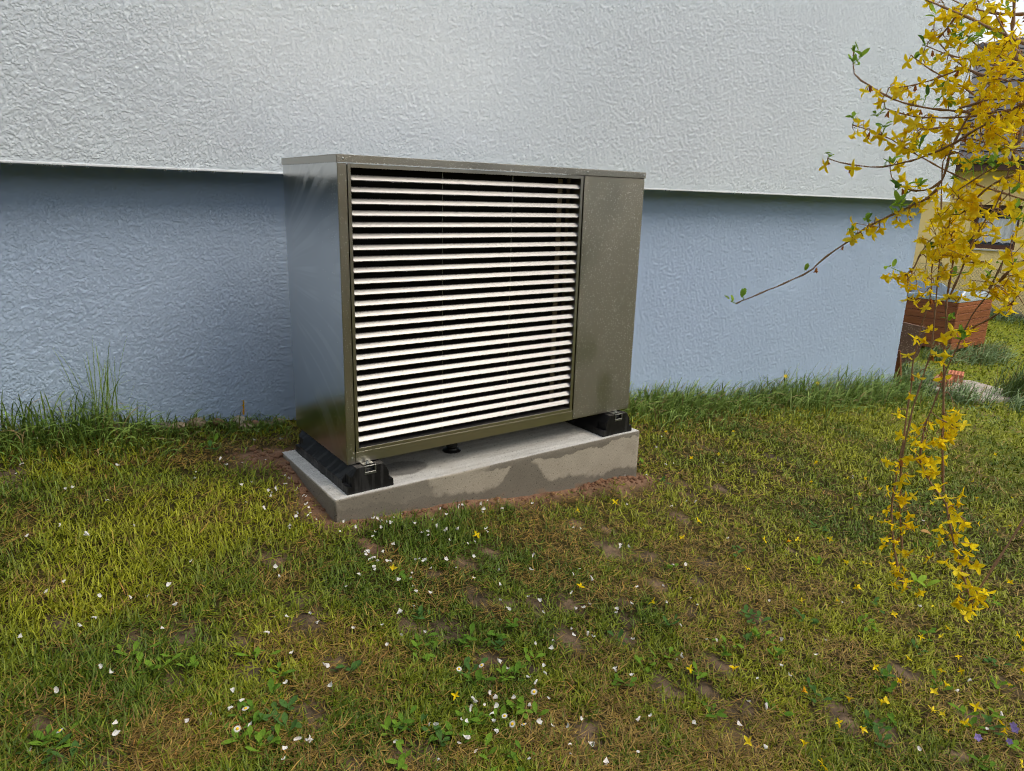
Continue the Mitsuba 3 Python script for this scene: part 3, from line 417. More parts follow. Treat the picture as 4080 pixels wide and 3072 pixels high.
FL = [[0.852,-2.344,1.419,1],[0.783,-2.378,1.388,2],[0.766,-2.379,1.365,1],[0.803,-2.393,1.419,2],[0.789,-2.405,1.399,2],[0.786,-2.406,1.441,3],[0.803,-2.422,1.43,3],[0.83,-2.423,1.459,2],[0.828,-2.437,1.466,2],[0.819,-2.379,1.474,2],[0.809,-2.358,1.478,1],[0.794,-2.431,1.445,2],[0.77,-2.473,1.417,2],[0.79,-2.474,1.402,1],[0.715,-2.54,1.391,2],[0.771,-2.517,1.386,2],[0.741,-2.552,1.41,2],[0.704,-2.529,1.414,2],[0.72,-2.507,1.435,2],[0.679,-2.552,1.418,2],[0.813,-2.542,1.412,1],[0.824,-2.32,1.368,1],[0.857,-2.343,1.361,1],[0.742,-2.424,1.351,1],[0.831,-2.401,1.355,2],[0.827,-2.394,1.321,1],[0.8,-2.392,1.301,1],[0.819,-2.319,1.311,1],[0.815,-2.319,1.296,1],[0.775,-2.314,1.306,2],[0.812,-2.336,1.298,1],[0.771,-2.374,1.273,1],[0.777,-2.297,1.278,1],[0.775,-2.29,1.297,1],[0.776,-2.37,1.255,1],[0.743,-2.464,1.347,2],[0.755,-2.486,1.33,3],[0.681,-2.531,1.305,2],[0.791,-2.437,1.331,3],[0.833,-2.431,1.313,2],[0.815,-2.458,1.285,3],[0.803,-2.434,1.277,2],[0.785,-2.503,1.298,4],[0.658,-2.591,1.277,2],[0.808,-2.485,1.374,3],[0.789,-2.51,1.364,5],[0.687,-2.569,1.342,5],[0.773,-2.519,1.343,4],[0.754,-2.548,1.337,4],[0.757,-2.564,1.359,4],[0.651,-2.612,1.324,4],[0.784,-2.558,1.327,4],[0.713,-2.56,1.312,3],[0.674,-2.612,1.287,2],[0.802,-2.496,1.265,4],[0.729,-2.542,1.256,5],[0.799,-2.526,1.25,4],[0.683,-2.593,1.251,4],[0.701,-2.595,1.242,5],[0.693,-2.61,1.251,4],[0.69,-2.617,1.231,4],[0.674,-2.566,1.296,2],[0.776,-2.444,1.258,2],[0.721,-2.528,1.246,4],[0.781,-2.523,1.246,4],[0.701,-2.589,1.225,6],[0.69,-2.611,1.231,6],[0.743,-2.603,1.217,5],[0.843,-2.413,1.228,2],[0.768,-2.465,1.226,3],[0.787,-2.449,1.205,3],[0.77,-2.462,1.189,3],[0.719,-2.475,1.171,2],[0.775,-2.454,1.154,3],[0.785,-2.467,1.239,2],[0.801,-2.491,1.218,3],[0.728,-2.539,1.191,4],[0.711,-2.561,1.2,4],[0.779,-2.552,1.212,4],[0.729,-2.588,1.206,4],[0.605,-2.65,1.167,4],[0.769,-2.55,1.185,3],[0.763,-2.505,1.177,3],[0.77,-2.496,1.162,2],[0.742,-2.512,1.148,2],[0.768,-2.487,1.155,2],[0.75,-2.535,1.152,1],[0.748,-2.554,1.149,2],[0.719,-2.593,1.162,3],[0.583,-2.671,1.135,4],[0.738,-2.61,1.162,3],[0.677,-2.618,1.165,2],[0.812,-2.364,1.211,3],[0.787,-2.388,1.198,2],[0.814,-2.392,1.241,1],[0.77,-2.359,1.237,1],[0.792,-2.325,1.243,1],[0.783,-2.302,1.205,1],[0.797,-2.327,1.184,1],[0.788,-2.352,1.186,2],[0.818,-2.34,1.167,1],[0.822,-2.358,1.167,2],[0.712,-2.447,1.152,1],[0.715,-2.388,1.135,1],[0.774,-2.382,1.088,1],[0.788,-2.404,1.076,2],[0.75,-2.45,1.058,2],[0.725,-2.444,1.043,1],[0.753,-2.412,1.039,3],[0.737,-2.472,1.075,1],[0.683,-2.527,1.084,1],[0.66,-2.549,1.063,5],[0.661,-2.538,1.06,2],[0.663,-2.561,1.074,2],[0.78,-2.524,1.093,2],[0.722,-2.562,1.078,2],[0.728,-2.524,1.05,3],[0.696,-2.581,1.048,4],[0.591,-2.654,1.102,3],[0.688,-2.632,1.108,4],[0.692,-2.643,1.099,3],[0.582,-2.663,1.087,2],[0.786,-2.564,1.077,2],[0.656,-2.629,1.049,1],[0.784,-2.548,1.089,1],[0.681,-2.581,1.121,1],[0.73,-2.4,1.018,1],[0.727,-2.364,1.004,2],[0.76,-2.468,1.026,2],[0.727,-2.494,1.017,3],[0.724,-2.512,1.012,4],[0.729,-2.507,1.003,3],[0.739,-2.52,0.996,2],[0.691,-2.553,1.023,1],[0.69,-2.544,1.055,3],[0.685,-2.584,1.047,4],[0.664,-2.63,1.05,1],[0.61,-2.645,1.035,1],[0.58,-2.666,1.032,2],[0.749,-2.619,1.041,2],[0.67,-2.585,1.014,2],[0.668,-2.623,1.008,1],[0.637,-2.666,1.003,1],[0.696,-2.57,0.994,3],[0.664,-2.602,0.992,4],[0.683,-2.583,0.984,4],[0.752,-2.478,0.984,3],[0.716,-2.51,0.979,4],[0.731,-2.514,0.967,5],[0.72,-2.501,0.966,4],[0.76,-2.471,0.951,4],[0.712,-2.51,0.945,4],[0.744,-2.513,0.944,4],[0.752,-2.467,0.935,3],[0.702,-2.52,0.931,3],[0.72,-2.537,0.915,3],[0.718,-2.545,0.943,3],[0.68,-2.576,0.948,3],[0.675,-2.585,0.958,2],[0.717,-2.511,0.898,3],[0.748,-2.492,0.887,2],[0.77,-2.46,0.883,1],[0.749,-2.432,0.896,4],[0.757,-2.443,0.9,4],[0.756,-2.416,0.892,2],[0.751,-2.435,0.889,3],[0.771,-2.469,0.86,2],[0.767,-2.486,0.842,1],[0.687,-2.571,0.855,2],[0.755,-2.476,0.825,1],[0.721,-2.576,0.924,1],[0.632,-2.673,0.975,2],[0.611,-2.68,0.958,2],[0.669,-2.665,0.945,2],[0.645,-2.654,0.925,3],[0.671,-2.662,0.918,4],[0.633,-2.64,0.906,4],[0.646,-2.65,0.902,4],[0.642,-2.644,0.886,3],[0.715,-2.635,0.895,4],[0.704,-2.664,0.907,2],[0.735,-2.657,0.915,2],[0.77,-2.637,0.86,1],[0.743,-2.634,0.844,1],[0.774,-2.484,0.776,1],[0.75,-2.475,0.755,1],[0.683,-2.525,0.759,1],[0.727,-2.541,0.765,2],[0.746,-2.544,0.781,3],[0.772,-2.58,0.789,2],[0.757,-2.463,0.711,1],[0.698,-2.543,0.733,2],[0.662,-2.591,0.746,1],[0.696,-2.517,0.688,1],[0.756,-2.546,0.68,1],[0.739,-2.483,0.627,1],[0.745,-2.571,0.643,2],[0.734,-2.469,0.584,1],[0.722,-2.579,0.603,1],[0.738,-2.488,0.531,1],[0.672,-2.533,0.553,1],[0.696,-2.556,0.589,3],[0.669,-2.557,0.58,2],[0.663,-2.569,0.578,2],[0.716,-2.566,0.561,2],[0.717,-2.581,0.584,2],[0.723,-2.576,0.567,2],[0.675,-2.617,0.598,3],[0.682,-2.62,0.587,2],[0.753,-2.582,0.543,2],[0.751,-2.466,0.456,1],[0.727,-2.491,0.435,1],[0.686,-2.526,0.455,2],[0.702,-2.532,0.454,1],[0.665,-2.536,0.449,1],[0.698,-2.52,0.485,1],[0.664,-2.551,0.506,3],[0.681,-2.553,0.494,3],[0.666,-2.574,0.502,2],[0.68,-2.579,0.494,1],[0.734,-2.584,0.498,1],[0.657,-2.583,0.486,1],[0.685,-2.58,0.465,2],[0.748,-2.57,0.455,1],[0.732,-2.486,0.391,1],[0.674,-2.53,0.416,1],[0.701,-2.538,0.407,1],[0.675,-2.54,0.407,1],[0.743,-2.48,0.339,1],[0.672,-2.532,0.372,1],[0.674,-2.541,0.388,1],[0.676,-2.555,0.378,1],[0.708,-2.491,0.324,1],[0.722,-2.507,0.314,1],[0.666,-2.549,0.353,1],[0.663,-2.567,0.345,2],[0.678,-2.55,0.321,1],[0.724,-2.501,0.28,1],[0.713,-2.526,0.281,1],[0.712,-2.508,0.263,1],[0.744,-2.511,0.231,1],[0.661,-2.566,0.29,1],[0.675,-2.579,0.28,2],[0.745,-2.516,0.204,1],[0.714,-2.539,0.213,1],[0.731,-2.545,0.224,1],[0.742,-2.534,0.189,1],[0.708,-2.543,0.18,1],[0.717,-2.56,0.194,2],[0.749,-2.547,0.159,1],[0.747,-2.574,0.168,1],[0.661,-2.613,0.458,1],[0.669,-2.616,0.441,1],[0.656,-2.64,0.442,2],[0.681,-2.643,0.423,1],[0.682,-2.652,0.41,2],[0.641,-2.683,0.421,2],[0.665,-2.651,0.4,1],[0.653,-2.648,0.358,1],[0.66,-2.66,0.354,2],[0.671,-2.669,0.354,2],[0.67,-2.668,0.371,1],[0.645,-2.693,0.347,1],[0.65,-2.699,0.332,2],[0.661,-2.659,0.31,1],[0.656,-2.679,0.288,1],[0.664,-2.7,0.296,2],[0.67,-2.691,0.274,1],[0.652,-2.694,0.244,1],[0.655,-2.702,0.228,1],[0.633,-2.734,0.271,1],[0.644,-2.74,0.256,1],[0.674,-2.709,0.209,2],[0.65,-2.74,0.233,2],[0.655,-2.727,0.22,1],[0.734,-2.397,1.017,1],[0.721,-2.368,0.996,2],[0.727,-2.348,0.999,2],[0.702,-2.348,0.997,1],[0.705,-2.355,0.984,1],[0.72,-2.317,0.977,2],[0.702,-2.318,0.975,1],[0.727,-2.33,0.973,1],[0.77,-2.384,1.094,1],[0.749,-2.41,1.037,2],[0.739,-2.432,1.04,1],[0.77,-2.262,1.3,1],[0.791,-2.272,1.298,1],[0.761,-2.306,1.273,1],[0.797,-2.305,1.308,2],[0.789,-2.334,1.295,2],[0.795,-2.328,1.311,1],[0.802,-2.355,1.256,1],[0.774,-2.333,1.243,1],[0.795,-2.346,1.24,1],[0.772,-2.412,1.235,1],[0.814,-2.353,1.28,1],[0.8,-2.222,1.224,2],[0.793,-2.243,1.219,1],[0.776,-2.266,1.214,2],[0.796,-2.267,1.204,1],[0.783,-2.298,1.206,1],[0.801,-2.346,1.187,2],[0.785,-2.361,1.165,1],[0.789,-2.374,1.165,1],[0.813,-2.364,1.217,2],[0.78,-2.383,1.201,3],[0.689,-2.236,1.14,1],[0.68,-2.308,1.12,1],[0.728,-2.382,1.137,1]]
LF = [[0.819,-2.365,1.449,1],[0.794,-2.394,1.428,1],[0.796,-2.424,1.404,2],[0.834,-2.414,1.42,2],[0.828,-2.426,1.424,2],[0.782,-2.427,1.388,2],[0.844,-2.404,1.384,1],[0.794,-2.453,1.377,2],[0.83,-2.371,1.355,2],[0.842,-2.328,1.374,3],[0.787,-2.477,1.383,1],[0.784,-2.494,1.392,1],[0.744,-2.538,1.373,1],[0.77,-2.372,1.384,2],[0.81,-2.408,1.292,3],[0.815,-2.422,1.286,2],[0.808,-2.38,1.28,2],[0.815,-2.407,1.27,1],[0.789,-2.449,1.251,1],[0.793,-2.437,1.39,2],[0.817,-2.456,1.382,2],[0.761,-2.531,1.429,2],[0.745,-2.555,1.43,2],[0.791,-2.334,1.143,2],[0.699,-2.372,1.133,1],[0.77,-2.366,1.078,1],[0.783,-2.383,1.07,2],[0.716,-2.397,1.055,1],[0.738,-2.394,1.049,2],[0.777,-2.409,1.091,3],[0.771,-2.403,1.175,3],[0.826,-2.343,1.189,2],[0.786,-2.426,1.172,2],[0.736,-2.493,1.13,3],[0.806,-2.486,1.131,3],[0.703,-2.545,1.132,3],[0.812,-2.491,1.119,2],[0.683,-2.583,1.125,3],[0.654,-2.612,1.136,2],[0.8,-2.48,1.101,3],[0.661,-2.639,1.073,2],[0.718,-2.41,1.044,2],[0.819,-2.375,1.164,2],[0.803,-2.301,1.222,2],[0.665,-2.601,1.12,3],[0.686,-2.567,1.13,3],[0.726,-2.58,1.154,2],[0.578,-2.663,1.119,2],[0.755,-2.392,1.043,2],[0.721,-2.387,1.038,2],[0.702,-2.522,1.035,2],[0.691,-2.536,1.032,1],[0.753,-2.466,0.956,2],[0.762,-2.474,0.958,2],[0.718,-2.543,0.957,1],[0.742,-2.627,1.02,2],[0.735,-2.643,1.016,2],[0.627,-2.641,0.915,2],[0.645,-2.658,0.938,2],[0.76,-2.523,0.9,1],[0.759,-2.389,0.906,1],[0.745,-2.658,0.884,2],[0.735,-2.625,1.047,2],[0.661,-2.601,0.798,3],[0.667,-2.605,0.792,2],[0.662,-2.605,0.784,2],[0.757,-2.595,0.185,1],[0.75,-2.57,0.183,1],[0.792,-2.203,1.397,4],[0.771,-2.219,1.367,2],[0.767,-2.238,1.375,1],[0.791,-2.219,1.365,1],[0.695,-2.235,1.156,3],[0.772,-2.242,1.244,3],[0.758,-2.301,1.245,4],[0.808,-2.296,1.221,2],[0.726,-2.332,1.013,2],[0.802,-2.389,1.178,2],[0.53,-2.126,0.808,2],[0.554,-2.143,0.82,2],[0.699,-2.316,0.984,2],[0.715,-2.338,1.012,2],[0.75,-2.541,0.809,4],[0.655,-2.238,0.889,2]]

# ---------------------------------------------------------------- the setting: lawn soil
SLAB = (-0.0726, 1.4295, -1.018, -0.436)          # x0, x1, y0, y1; its top is z = 0


def slab_gap(x, y):
    """Distance in metres from the concrete slab's rectangle."""
    dx = np.maximum(np.maximum(SLAB[0] - x, x - SLAB[1]), 0)
    dy = np.maximum(np.maximum(SLAB[2] - y, y - SLAB[3]), 0)
    return np.hypot(dx, dy)


def P3(x, y, z=0.0):
    return np.stack([x, y, np.broadcast_to(z, np.shape(x))], -1)


SOIL_XY = np.array(SOIL)
SOIL_R = 0.020 + 0.030 * np.random.default_rng(4).random(len(SOIL_XY))


def bare(x, y):
    """0..1: bare soil, as a fuzzy-edged field."""
    s = slab_gap(x, y)
    wob = meshkit.fbm(P3(x * 9, y * 9), 3, seed=2)
    near = np.clip(1.25 - s / (0.035 + 0.13 * wob), 0, 1)
    back = np.exp(-(((x + 0.17) / 0.13) ** 2 + ((y + 0.47) / 0.15) ** 2) * 1.3)
    corner = np.exp(-(((x - 1.33) / 0.22) ** 2 + ((y + 1.06) / 0.07) ** 2))
    b = np.maximum(near, np.maximum(back, corner) * 1.3 * (wob + 0.35))
    sp = np.zeros(np.shape(x))
    for (a, c), r in zip(SOIL_XY, SOIL_R):
        m = (np.abs(x - a) < 0.2) & (np.abs(y - c) < 0.2)
        if m.any():
            sp[m] = np.maximum(sp[m], np.exp(-((x[m] - a) ** 2 + ((y[m] - c) / 1.25) ** 2) / r**2))
    b = np.maximum(b, sp * (0.65 + 0.7 * wob))
    far = np.clip((np.hypot(x + 0.92, y + 3.2) - 5) / 2, 0, 1)
    n = meshkit.fbm(P3(x * 3.1, y * 3.1, 4.0), 4, seed=8)
    return np.clip(np.maximum(b, np.clip((n - 0.77) * 9, 0, 0.9) * (1 - far)), 0, 1)


def relief(x, y):
    near = 1 / (1 + (np.hypot(x - 0.5, y + 1.5) / 7) ** 2)
    heap = 0.030 * np.exp(-(((x - 1.28) / 0.2) ** 2 + ((y + 1.08) / 0.07) ** 2)) + 0.018 * np.exp(-(((x + 0.16) / 0.12) ** 2 + ((y + 0.5) / 0.14) ** 2))
    return (0.030 * (meshkit.fbm(P3(x * 2.4, y * 2.4), 3, seed=5) - 0.5) + 0.016 * (meshkit.fbm(P3(x * 17, y * 17), 3, seed=6) - 0.5)) * near + heap


def surf(x, y):
    return ground_z(x, y) + relief(x, y)


def ramp(c0, c1, t):
    return np.asarray(c0) * (1 - t[..., None]) + np.asarray(c1) * t[..., None]


def axis(a, b, fine, far0, far1):
    mid = np.arange(a, b, fine)
    out, s = [], fine
    x = b
    while x < far1:
        s = min(s * 1.16, 12)
        out.append(x)
        x += s
    lo, s, x = [], fine, a
    while x > far0:
        s = min(s * 1.16, 12)
        x -= s
        lo.append(x)
    return np.concatenate([lo[::-1], mid, out, [far1]])


gx, gy = axis(-1.9, 3.4, 0.018, -150, 150), axis(-3.3, 0.1, 0.018, -150, 150)
GX, GY = np.meshgrid(gx, gy, indexing='ij')
GZ = surf(GX, GY)
gb = bare(GX, GY)
n1 = meshkit.fbm(P3(GX * 8, GY * 8), 3, seed=21)
n2 = meshkit.fbm(P3(GX * 30, GY * 30), 2, seed=22)
thatch = ramp((0.022, 0.020, 0.006), (0.055, 0.044, 0.014), np.clip(n1 * 1.5 - 0.2, 0, 1))
green = ramp((0.10, 0.125, 0.012), (0.18, 0.20, 0.02), n1)
far = np.clip((np.hypot(GX + 0.92, GY + 3.2) - 4) / 4, 0, 1)
turf = thatch * (1 - far[..., None]) + green * far[..., None]
red = np.clip(1 - slab_gap(GX, GY) / 0.45, 0, 1)
earth = ramp((0.045, 0.035, 0.027), (0.20, 0.140, 0.092), np.clip(n2 * 1.5 - 0.25 + (n1 - 0.5), 0, 1))
earth = earth * (1 - red[..., None]) + ramp((0.13, 0.072, 0.045), (0.23, 0.135, 0.088), n2) * red[..., None]
gcol = turf * (1 - gb[..., None]) + earth * gb[..., None]
gm = grid_mesh(np.stack([GX, GY, GZ], -1))
put('lawn', mikit.ply(gm, 'mat_ground', smooth=True, color=gcol.reshape(-1, 3)), None, kind='structure', label='patchy spring lawn sloping down along the house wall', category='lawn')

# ---------------------------------------------------------------- grass
def blades(x, y, z0, h, w, az, lean, bend, col, levels=3, tip=None):
    """One mesh of many grass blades; every argument one value per blade. lean: how far the blade leans from upright at its foot, bend: how much more at its tip (radians)."""
    n = len(x)
    t = np.linspace(0, 1, levels + 1)
    seg = h[:, None] / levels
    th = lean[:, None] + bend[:, None] * t[None, :-1] ** 1.3
    dr_ = np.concatenate([np.zeros((n, 1)), np.cumsum(np.sin(th) * seg, 1)], 1)
    dz = np.concatenate([np.zeros((n, 1)), np.cumsum(np.cos(th) * seg, 1)], 1)
    ca, sa = np.cos(az)[:, None], np.sin(az)[:, None]
    cx, cy = x[:, None] + ca * dr_, y[:, None] + sa * dr_
    cz = np.maximum(z0[:, None] + dz, z0[:, None] + 0.002)
    half = w[:, None] * 0.5 * np.array([0.75] + [1 - 0.55 * (k / levels) ** 1.5 for k in range(1, levels)])[None]
    lx, ly = cx[:, :-1] - sa * half, cy[:, :-1] + ca * half
    rx, ry = cx[:, :-1] + sa * half, cy[:, :-1] - ca * half
    lift = half * 0.35
    v = np.empty((n, 2 * levels + 1, 3))
    v[:, 0:2 * levels:2] = np.stack([lx, ly, cz[:, :-1] + lift], -1)
    v[:, 1:2 * levels:2] = np.stack([rx, ry, cz[:, :-1] - lift * 0.2], -1)
    v[:, -1] = np.stack([cx[:, -1], cy[:, -1], cz[:, -1]], -1)
    f = []
    for k in range(levels - 1):
        a = 2 * k
        f += [(a, a + 1, a + 3), (a, a + 3, a + 2)]
    f.append((2 * levels - 2, 2 * levels - 1, 2 * levels))
    F = (np.array(f)[None] + (np.arange(n) * (2 * levels + 1))[:, None, None]).reshape(-1, 3)
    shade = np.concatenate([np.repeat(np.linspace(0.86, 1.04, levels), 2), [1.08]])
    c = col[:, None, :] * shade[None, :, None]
    return trimesh.Trimesh(v.reshape(-1, 3), F, process=False), np.clip(c.reshape(-1, 3), 0, 1)


def gauss(x, y, spots):
    out = np.zeros(np.shape(x))
    for a, b, r, s in spots:
        out = np.maximum(out, s * np.exp(-((x - a) ** 2 + (y - b) ** 2) / r**2))
    return out


LUSH = [(0.09, -1.14, .10, 1), (0.2, -1.2, .14, 1), (0.36, -1.16, .12, .9), (0.6, -1.12, .06, .6), (-.25, -.62, .1, .6), (1.75, -.25, .25, .9), (-.95, -.45, .35, .6), (-1.05, -1.75, .3, .5)]
YELLOW = [(-0.67, -1.12, .28, 1), (-0.87, -1.2, .3, 1), (-0.46, -1.12, .25, .8), (2.3, -.55, .5, .6), (3.4, -1.2, .9, .5)]
STRAW = [(-0.31, -1.86, .2, 1), (-0.34, -1.69, .2, .9), (.37, -1.56, .25, .8), (.75, -1.51, .3, .9), (.9, -1.75, .25, .7), (1.04, -1.97, .3, .6), (1.6, -1.0, .2, .9), (2.2, -1.4, .4, .5), (-.05, -1.5, .15, .7)]


def inside(x, y):
    slab = slab_gap(x, y) < 0.004
    house = (y > -0.01) & (x < 5.96)
    return slab | house | (x > 15.1)


def lawn_blades(N, seed):
    r = np.random.default_rng(seed)
    az = r.uniform(math.radians(-6), math.radians(80), N)
    d = 1.15 * (19 / 1.15) ** (r.random(N) ** 1.12)
    x, y = CAM[0] + d * np.sin(az), CAM[1] + d * np.cos(az)
    b = bare(x, y)
    lush, yel, straw = gauss(x, y, LUSH), gauss(x, y, YELLOW), gauss(x, y, STRAW)
    q = meshkit.fbm(P3(x * 2.6, y * 2.6), 4, seed=31)
    tuft = meshkit.fbm(P3(x * 22, y * 22), 2, seed=32)
    keep = (~inside(x, y)) & (r.random(N) > b * 1.0) & (r.random(N) < 0.45 + 1.2 * np.clip(tuft - 0.25, 0, 1) + 0.4 * lush)
    x, y, d, lush, yel, straw, q, tuft, b = (a[keep] for a in (x, y, d, lush, yel, straw, q, tuft, b))
    n = len(x)
    farm = np.clip((d - 3.5) / 3.5, 0, 1)
    q2 = meshkit.fbm(P3(x * 7.5, y * 7.5), 3, seed=36)
    grn = np.clip(0.76 + (q - 0.5) * 1.2 + (q2 - 0.5) * 1.6 + 0.5 * lush + 0.3 * yel - 0.25 * straw + (tuft - 0.5) * 0.9 + 0.3 * farm, 0.2, 0.97)
    live = r.random(n) < grn
    k = r.random(n)
    warm = np.clip(0.56 + (meshkit.fbm(P3(x * 2.4, y * 2.4), 4, seed=35) - 0.5) * 2.6 + 0.22 * yel - 0.5 * lush + 0.15 * farm, 0, 1)
    cg = ramp((0.072, 0.125, 0.009), (0.255, 0.270, 0.011), np.clip(warm + (k - 0.5) * 0.55, 0, 1)) * (0.65 + 0.7 * r.random(n))[:, None]
    cd = ramp((0.12, 0.072, 0.016), (0.37, 0.250, 0.055), k**1.5) * (0.6 + 0.6 * r.random(n))[:, None]
    odd = r.random(n) < 0.012
    cd[odd] = (0.42, 0.21, 0.05)
    col = np.where(live[:, None], cg, cd)
    h = (0.017 + 0.030 * r.random(n) ** 1.6) * (1 + 0.75 * lush + 0.3 * yel + 0.5 * farm) * np.where(live, 1.0, 1.05)
    w = (0.0021 + 0.0021 * r.random(n)) * np.where(live, 1.15, 0.75) * np.maximum(1, d / 2.4)
    lean = np.where(live, np.abs(r.normal(0.80, 0.45, n)), r.uniform(1.0, 1.5, n))
    lean = np.clip(lean * (1 - 0.15 * yel - 0.2 * lush), 0.02, 1.5)
    bend = np.where(live, r.uniform(0.1, 1.1, n), r.uniform(-0.2, 0.6, n))
    z = surf(x, y) - 0.003 + np.where(live, 0, 0.004 + 0.012 * r.random(n))
    return blades(x, y, z, h, w, r.uniform(0, 2 * math.pi, n), lean, bend, col, 2)


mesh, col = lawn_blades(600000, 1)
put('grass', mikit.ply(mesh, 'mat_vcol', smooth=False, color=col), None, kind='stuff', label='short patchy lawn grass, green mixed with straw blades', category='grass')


def strip(n, seed, xf, yf, hf, warm=(0.07, 0.15, 0.022), light=(0.27, 0.38, 0.08), lean=0.28, bend=1.2, width=0.0035, levels=6):
    r = np.random.default_rng(seed)
    x = xf(r, n)
    y = yf(r, x)
    h = hf(r, x, y)
    m = ~inside(x, y)
    x, y, h = x[m], y[m], h[m]
    n = len(x)
    col = ramp(warm, light, r.random(n)) * (0.75 + 0.5 * r.random(n))[:, None]
    dead = r.random(n) < 0.07
    col[dead] = np.array([0.30, 0.22, 0.10]) * (0.7 + 0.5 * r.random(dead.sum()))[:, None]
    az = r.uniform(math.pi, 2 * math.pi, n) + r.normal(0, 0.5, n)
    return blades(x, y, surf(x, y) - 0.004, h, width * (0.6 + 0.8 * r.random(n)), az, np.abs(r.normal(0, lean, n)), np.abs(r.normal(bend, 0.5, n)), col, levels)


def left_h(r, x, y):
    e = np.interp(x, [-1.6, -1.0, -.86, -.72, -.6, -.5, -.42, -.3, -.1, .1], [.26, .25, .27, .30, .25, .15, .11, .10, .10, .09])
    e = e * np.interp(y, [-.45, -.2, -.03], [.5, .8, 1.0])
    return e * (0.35 + 0.65 * r.random(len(x)) ** 0.8)


mesh, col = strip(2700, 5, lambda r, n: np.where(r.random(n) < .72, r.uniform(-1.7, -.48, n), r.uniform(-.5, .05, n)), lambda r, x: -0.025 - np.abs(r.normal(0, .17, len(x))) * np.where(x < -.4, 1, .6), left_h, bend=1.4, lean=.42, width=.0052)
tall, tcol = strip(26, 15, lambda r, n: r.normal(-.66, .035, n), lambda r, x: r.uniform(-.12, -.05, len(x)), lambda r, x, y: r.uniform(.30, .43, len(x)), lean=.12, bend=.25, width=.0045)
put('tall_grass', mikit.ply(cat(mesh, tall), 'mat_vcol', smooth=False, color=np.vstack([col, tcol])), None, kind='stuff', label='long uncut grass along the wall left of the metal unit', category='grass')


def right_h(r, x, y):
    e = np.interp(x, [1.6, 2.3, 2.8, 3.6, 4.0, 4.5, 5.2, 6.0], [.14, .22, .23, .26, .40, .36, .38, .30])
    return e * np.interp(y, [-.5, -.2, -.03], [.5, .85, 1.0]) * (0.30 + 0.70 * r.random(len(x)) ** 1.5)


mesh, col = strip(5600, 6, lambda r, n: np.where(r.random(n) < .25, r.uniform(1.55, 3, n), 2.2 + 3.9 * r.random(n)), lambda r, x: -0.02 - np.abs(r.normal(0, .20, len(x))), right_h, warm=(0.09, 0.17, 0.022), light=(0.30, 0.40, 0.10), width=.007, levels=5, lean=.36)
put('tall_grass', mikit.ply(mesh, 'mat_vcol', smooth=False, color=col), None, kind='stuff', label='long uncut grass along the blue wall right of the metal unit', category='grass')
spots = [(6.35, -.02, .25), (6.75, .28, .28), (7.0, .35, .25), (6.6, -.35, .30), (7.2, -.75, .4), (9.75, .78, .3), (10.2, .8, .3), (10.8, .95, .3), (9.2, 1.0, .3), (14.75, 2.3, .5), (14.75, 1.7, .5), (14.75, 2.9, .4)]
pick = np.random.default_rng(8)
si = pick.integers(0, len(spots), 3000)
S = np.array(spots)[si]
mesh, col = strip(3000, 9, lambda r, n: S[:, 0] + r.normal(0, .5, n) * S[:, 2], lambda r, x: S[:, 1] + r.normal(0, .5, len(x)) * S[:, 2] * .8, lambda r, x, y: (0.12 + 0.2 * r.random(len(x))), warm=(0.10, 0.17, 0.06), light=(0.26, 0.35, 0.16), lean=.5, width=.009, levels=4)
put('tall_grass', mikit.ply(mesh, 'mat_vcol', smooth=False, color=col), None, kind='stuff', label='long grass round the clay bricks and the raised bed', category='grass')
mesh, col = strip(650, 12, lambda r, n: 7.75 + r.normal(0, .13, n), lambda r, x: -.50 + r.normal(0, .11, len(x)), lambda r, x, y: 0.25 + 0.22 * r.random(len(x)), warm=(0.05, 0.10, 0.022), light=(0.15, 0.21, 0.05), lean=.35, bend=.9, width=.008, levels=5)
put('grass_tuft', mikit.ply(mesh, 'mat_vcol', smooth=False, color=col), None, label='big dark green grass tuft beside the paving slab at the right edge', category='grass tuft')

# ---------------------------------------------------------------- grey house: blue plinth under a projecting pale wall
t = thing('grey_house', 'house with pale grey roughcast wall overhanging a light blue plinth', 'house')


def steps(*runs):
    """Positions from runs of (start, end, step)."""
    return np.unique(np.concatenate([np.append(np.arange(a, b, s), b) for a, b, s in runs]).round(5))


def rough_wall(xs, zs, y0, drag):
    U, V = np.meshgrid(xs, zs, indexing='ij')
    h = stucco(U, V, drag)
    P = np.stack([U, y0 - h, V], -1)
    side = []
    for d in (.012, .03, .08):                                               # the sheet turns the corner
        q = P[-1].copy()
        q[:, 0] += stucco(xs[-1] + d + 0 * zs, zs, drag) * .8
        q[:, 1] = y0 + d
        side.append(q)
    P = np.concatenate([P, np.stack(side)], 0)
    m = grid_mesh(P)
    m.faces = m.faces[:, ::-1] if m.face_normals[0][1] > 0 else m.faces
    return m


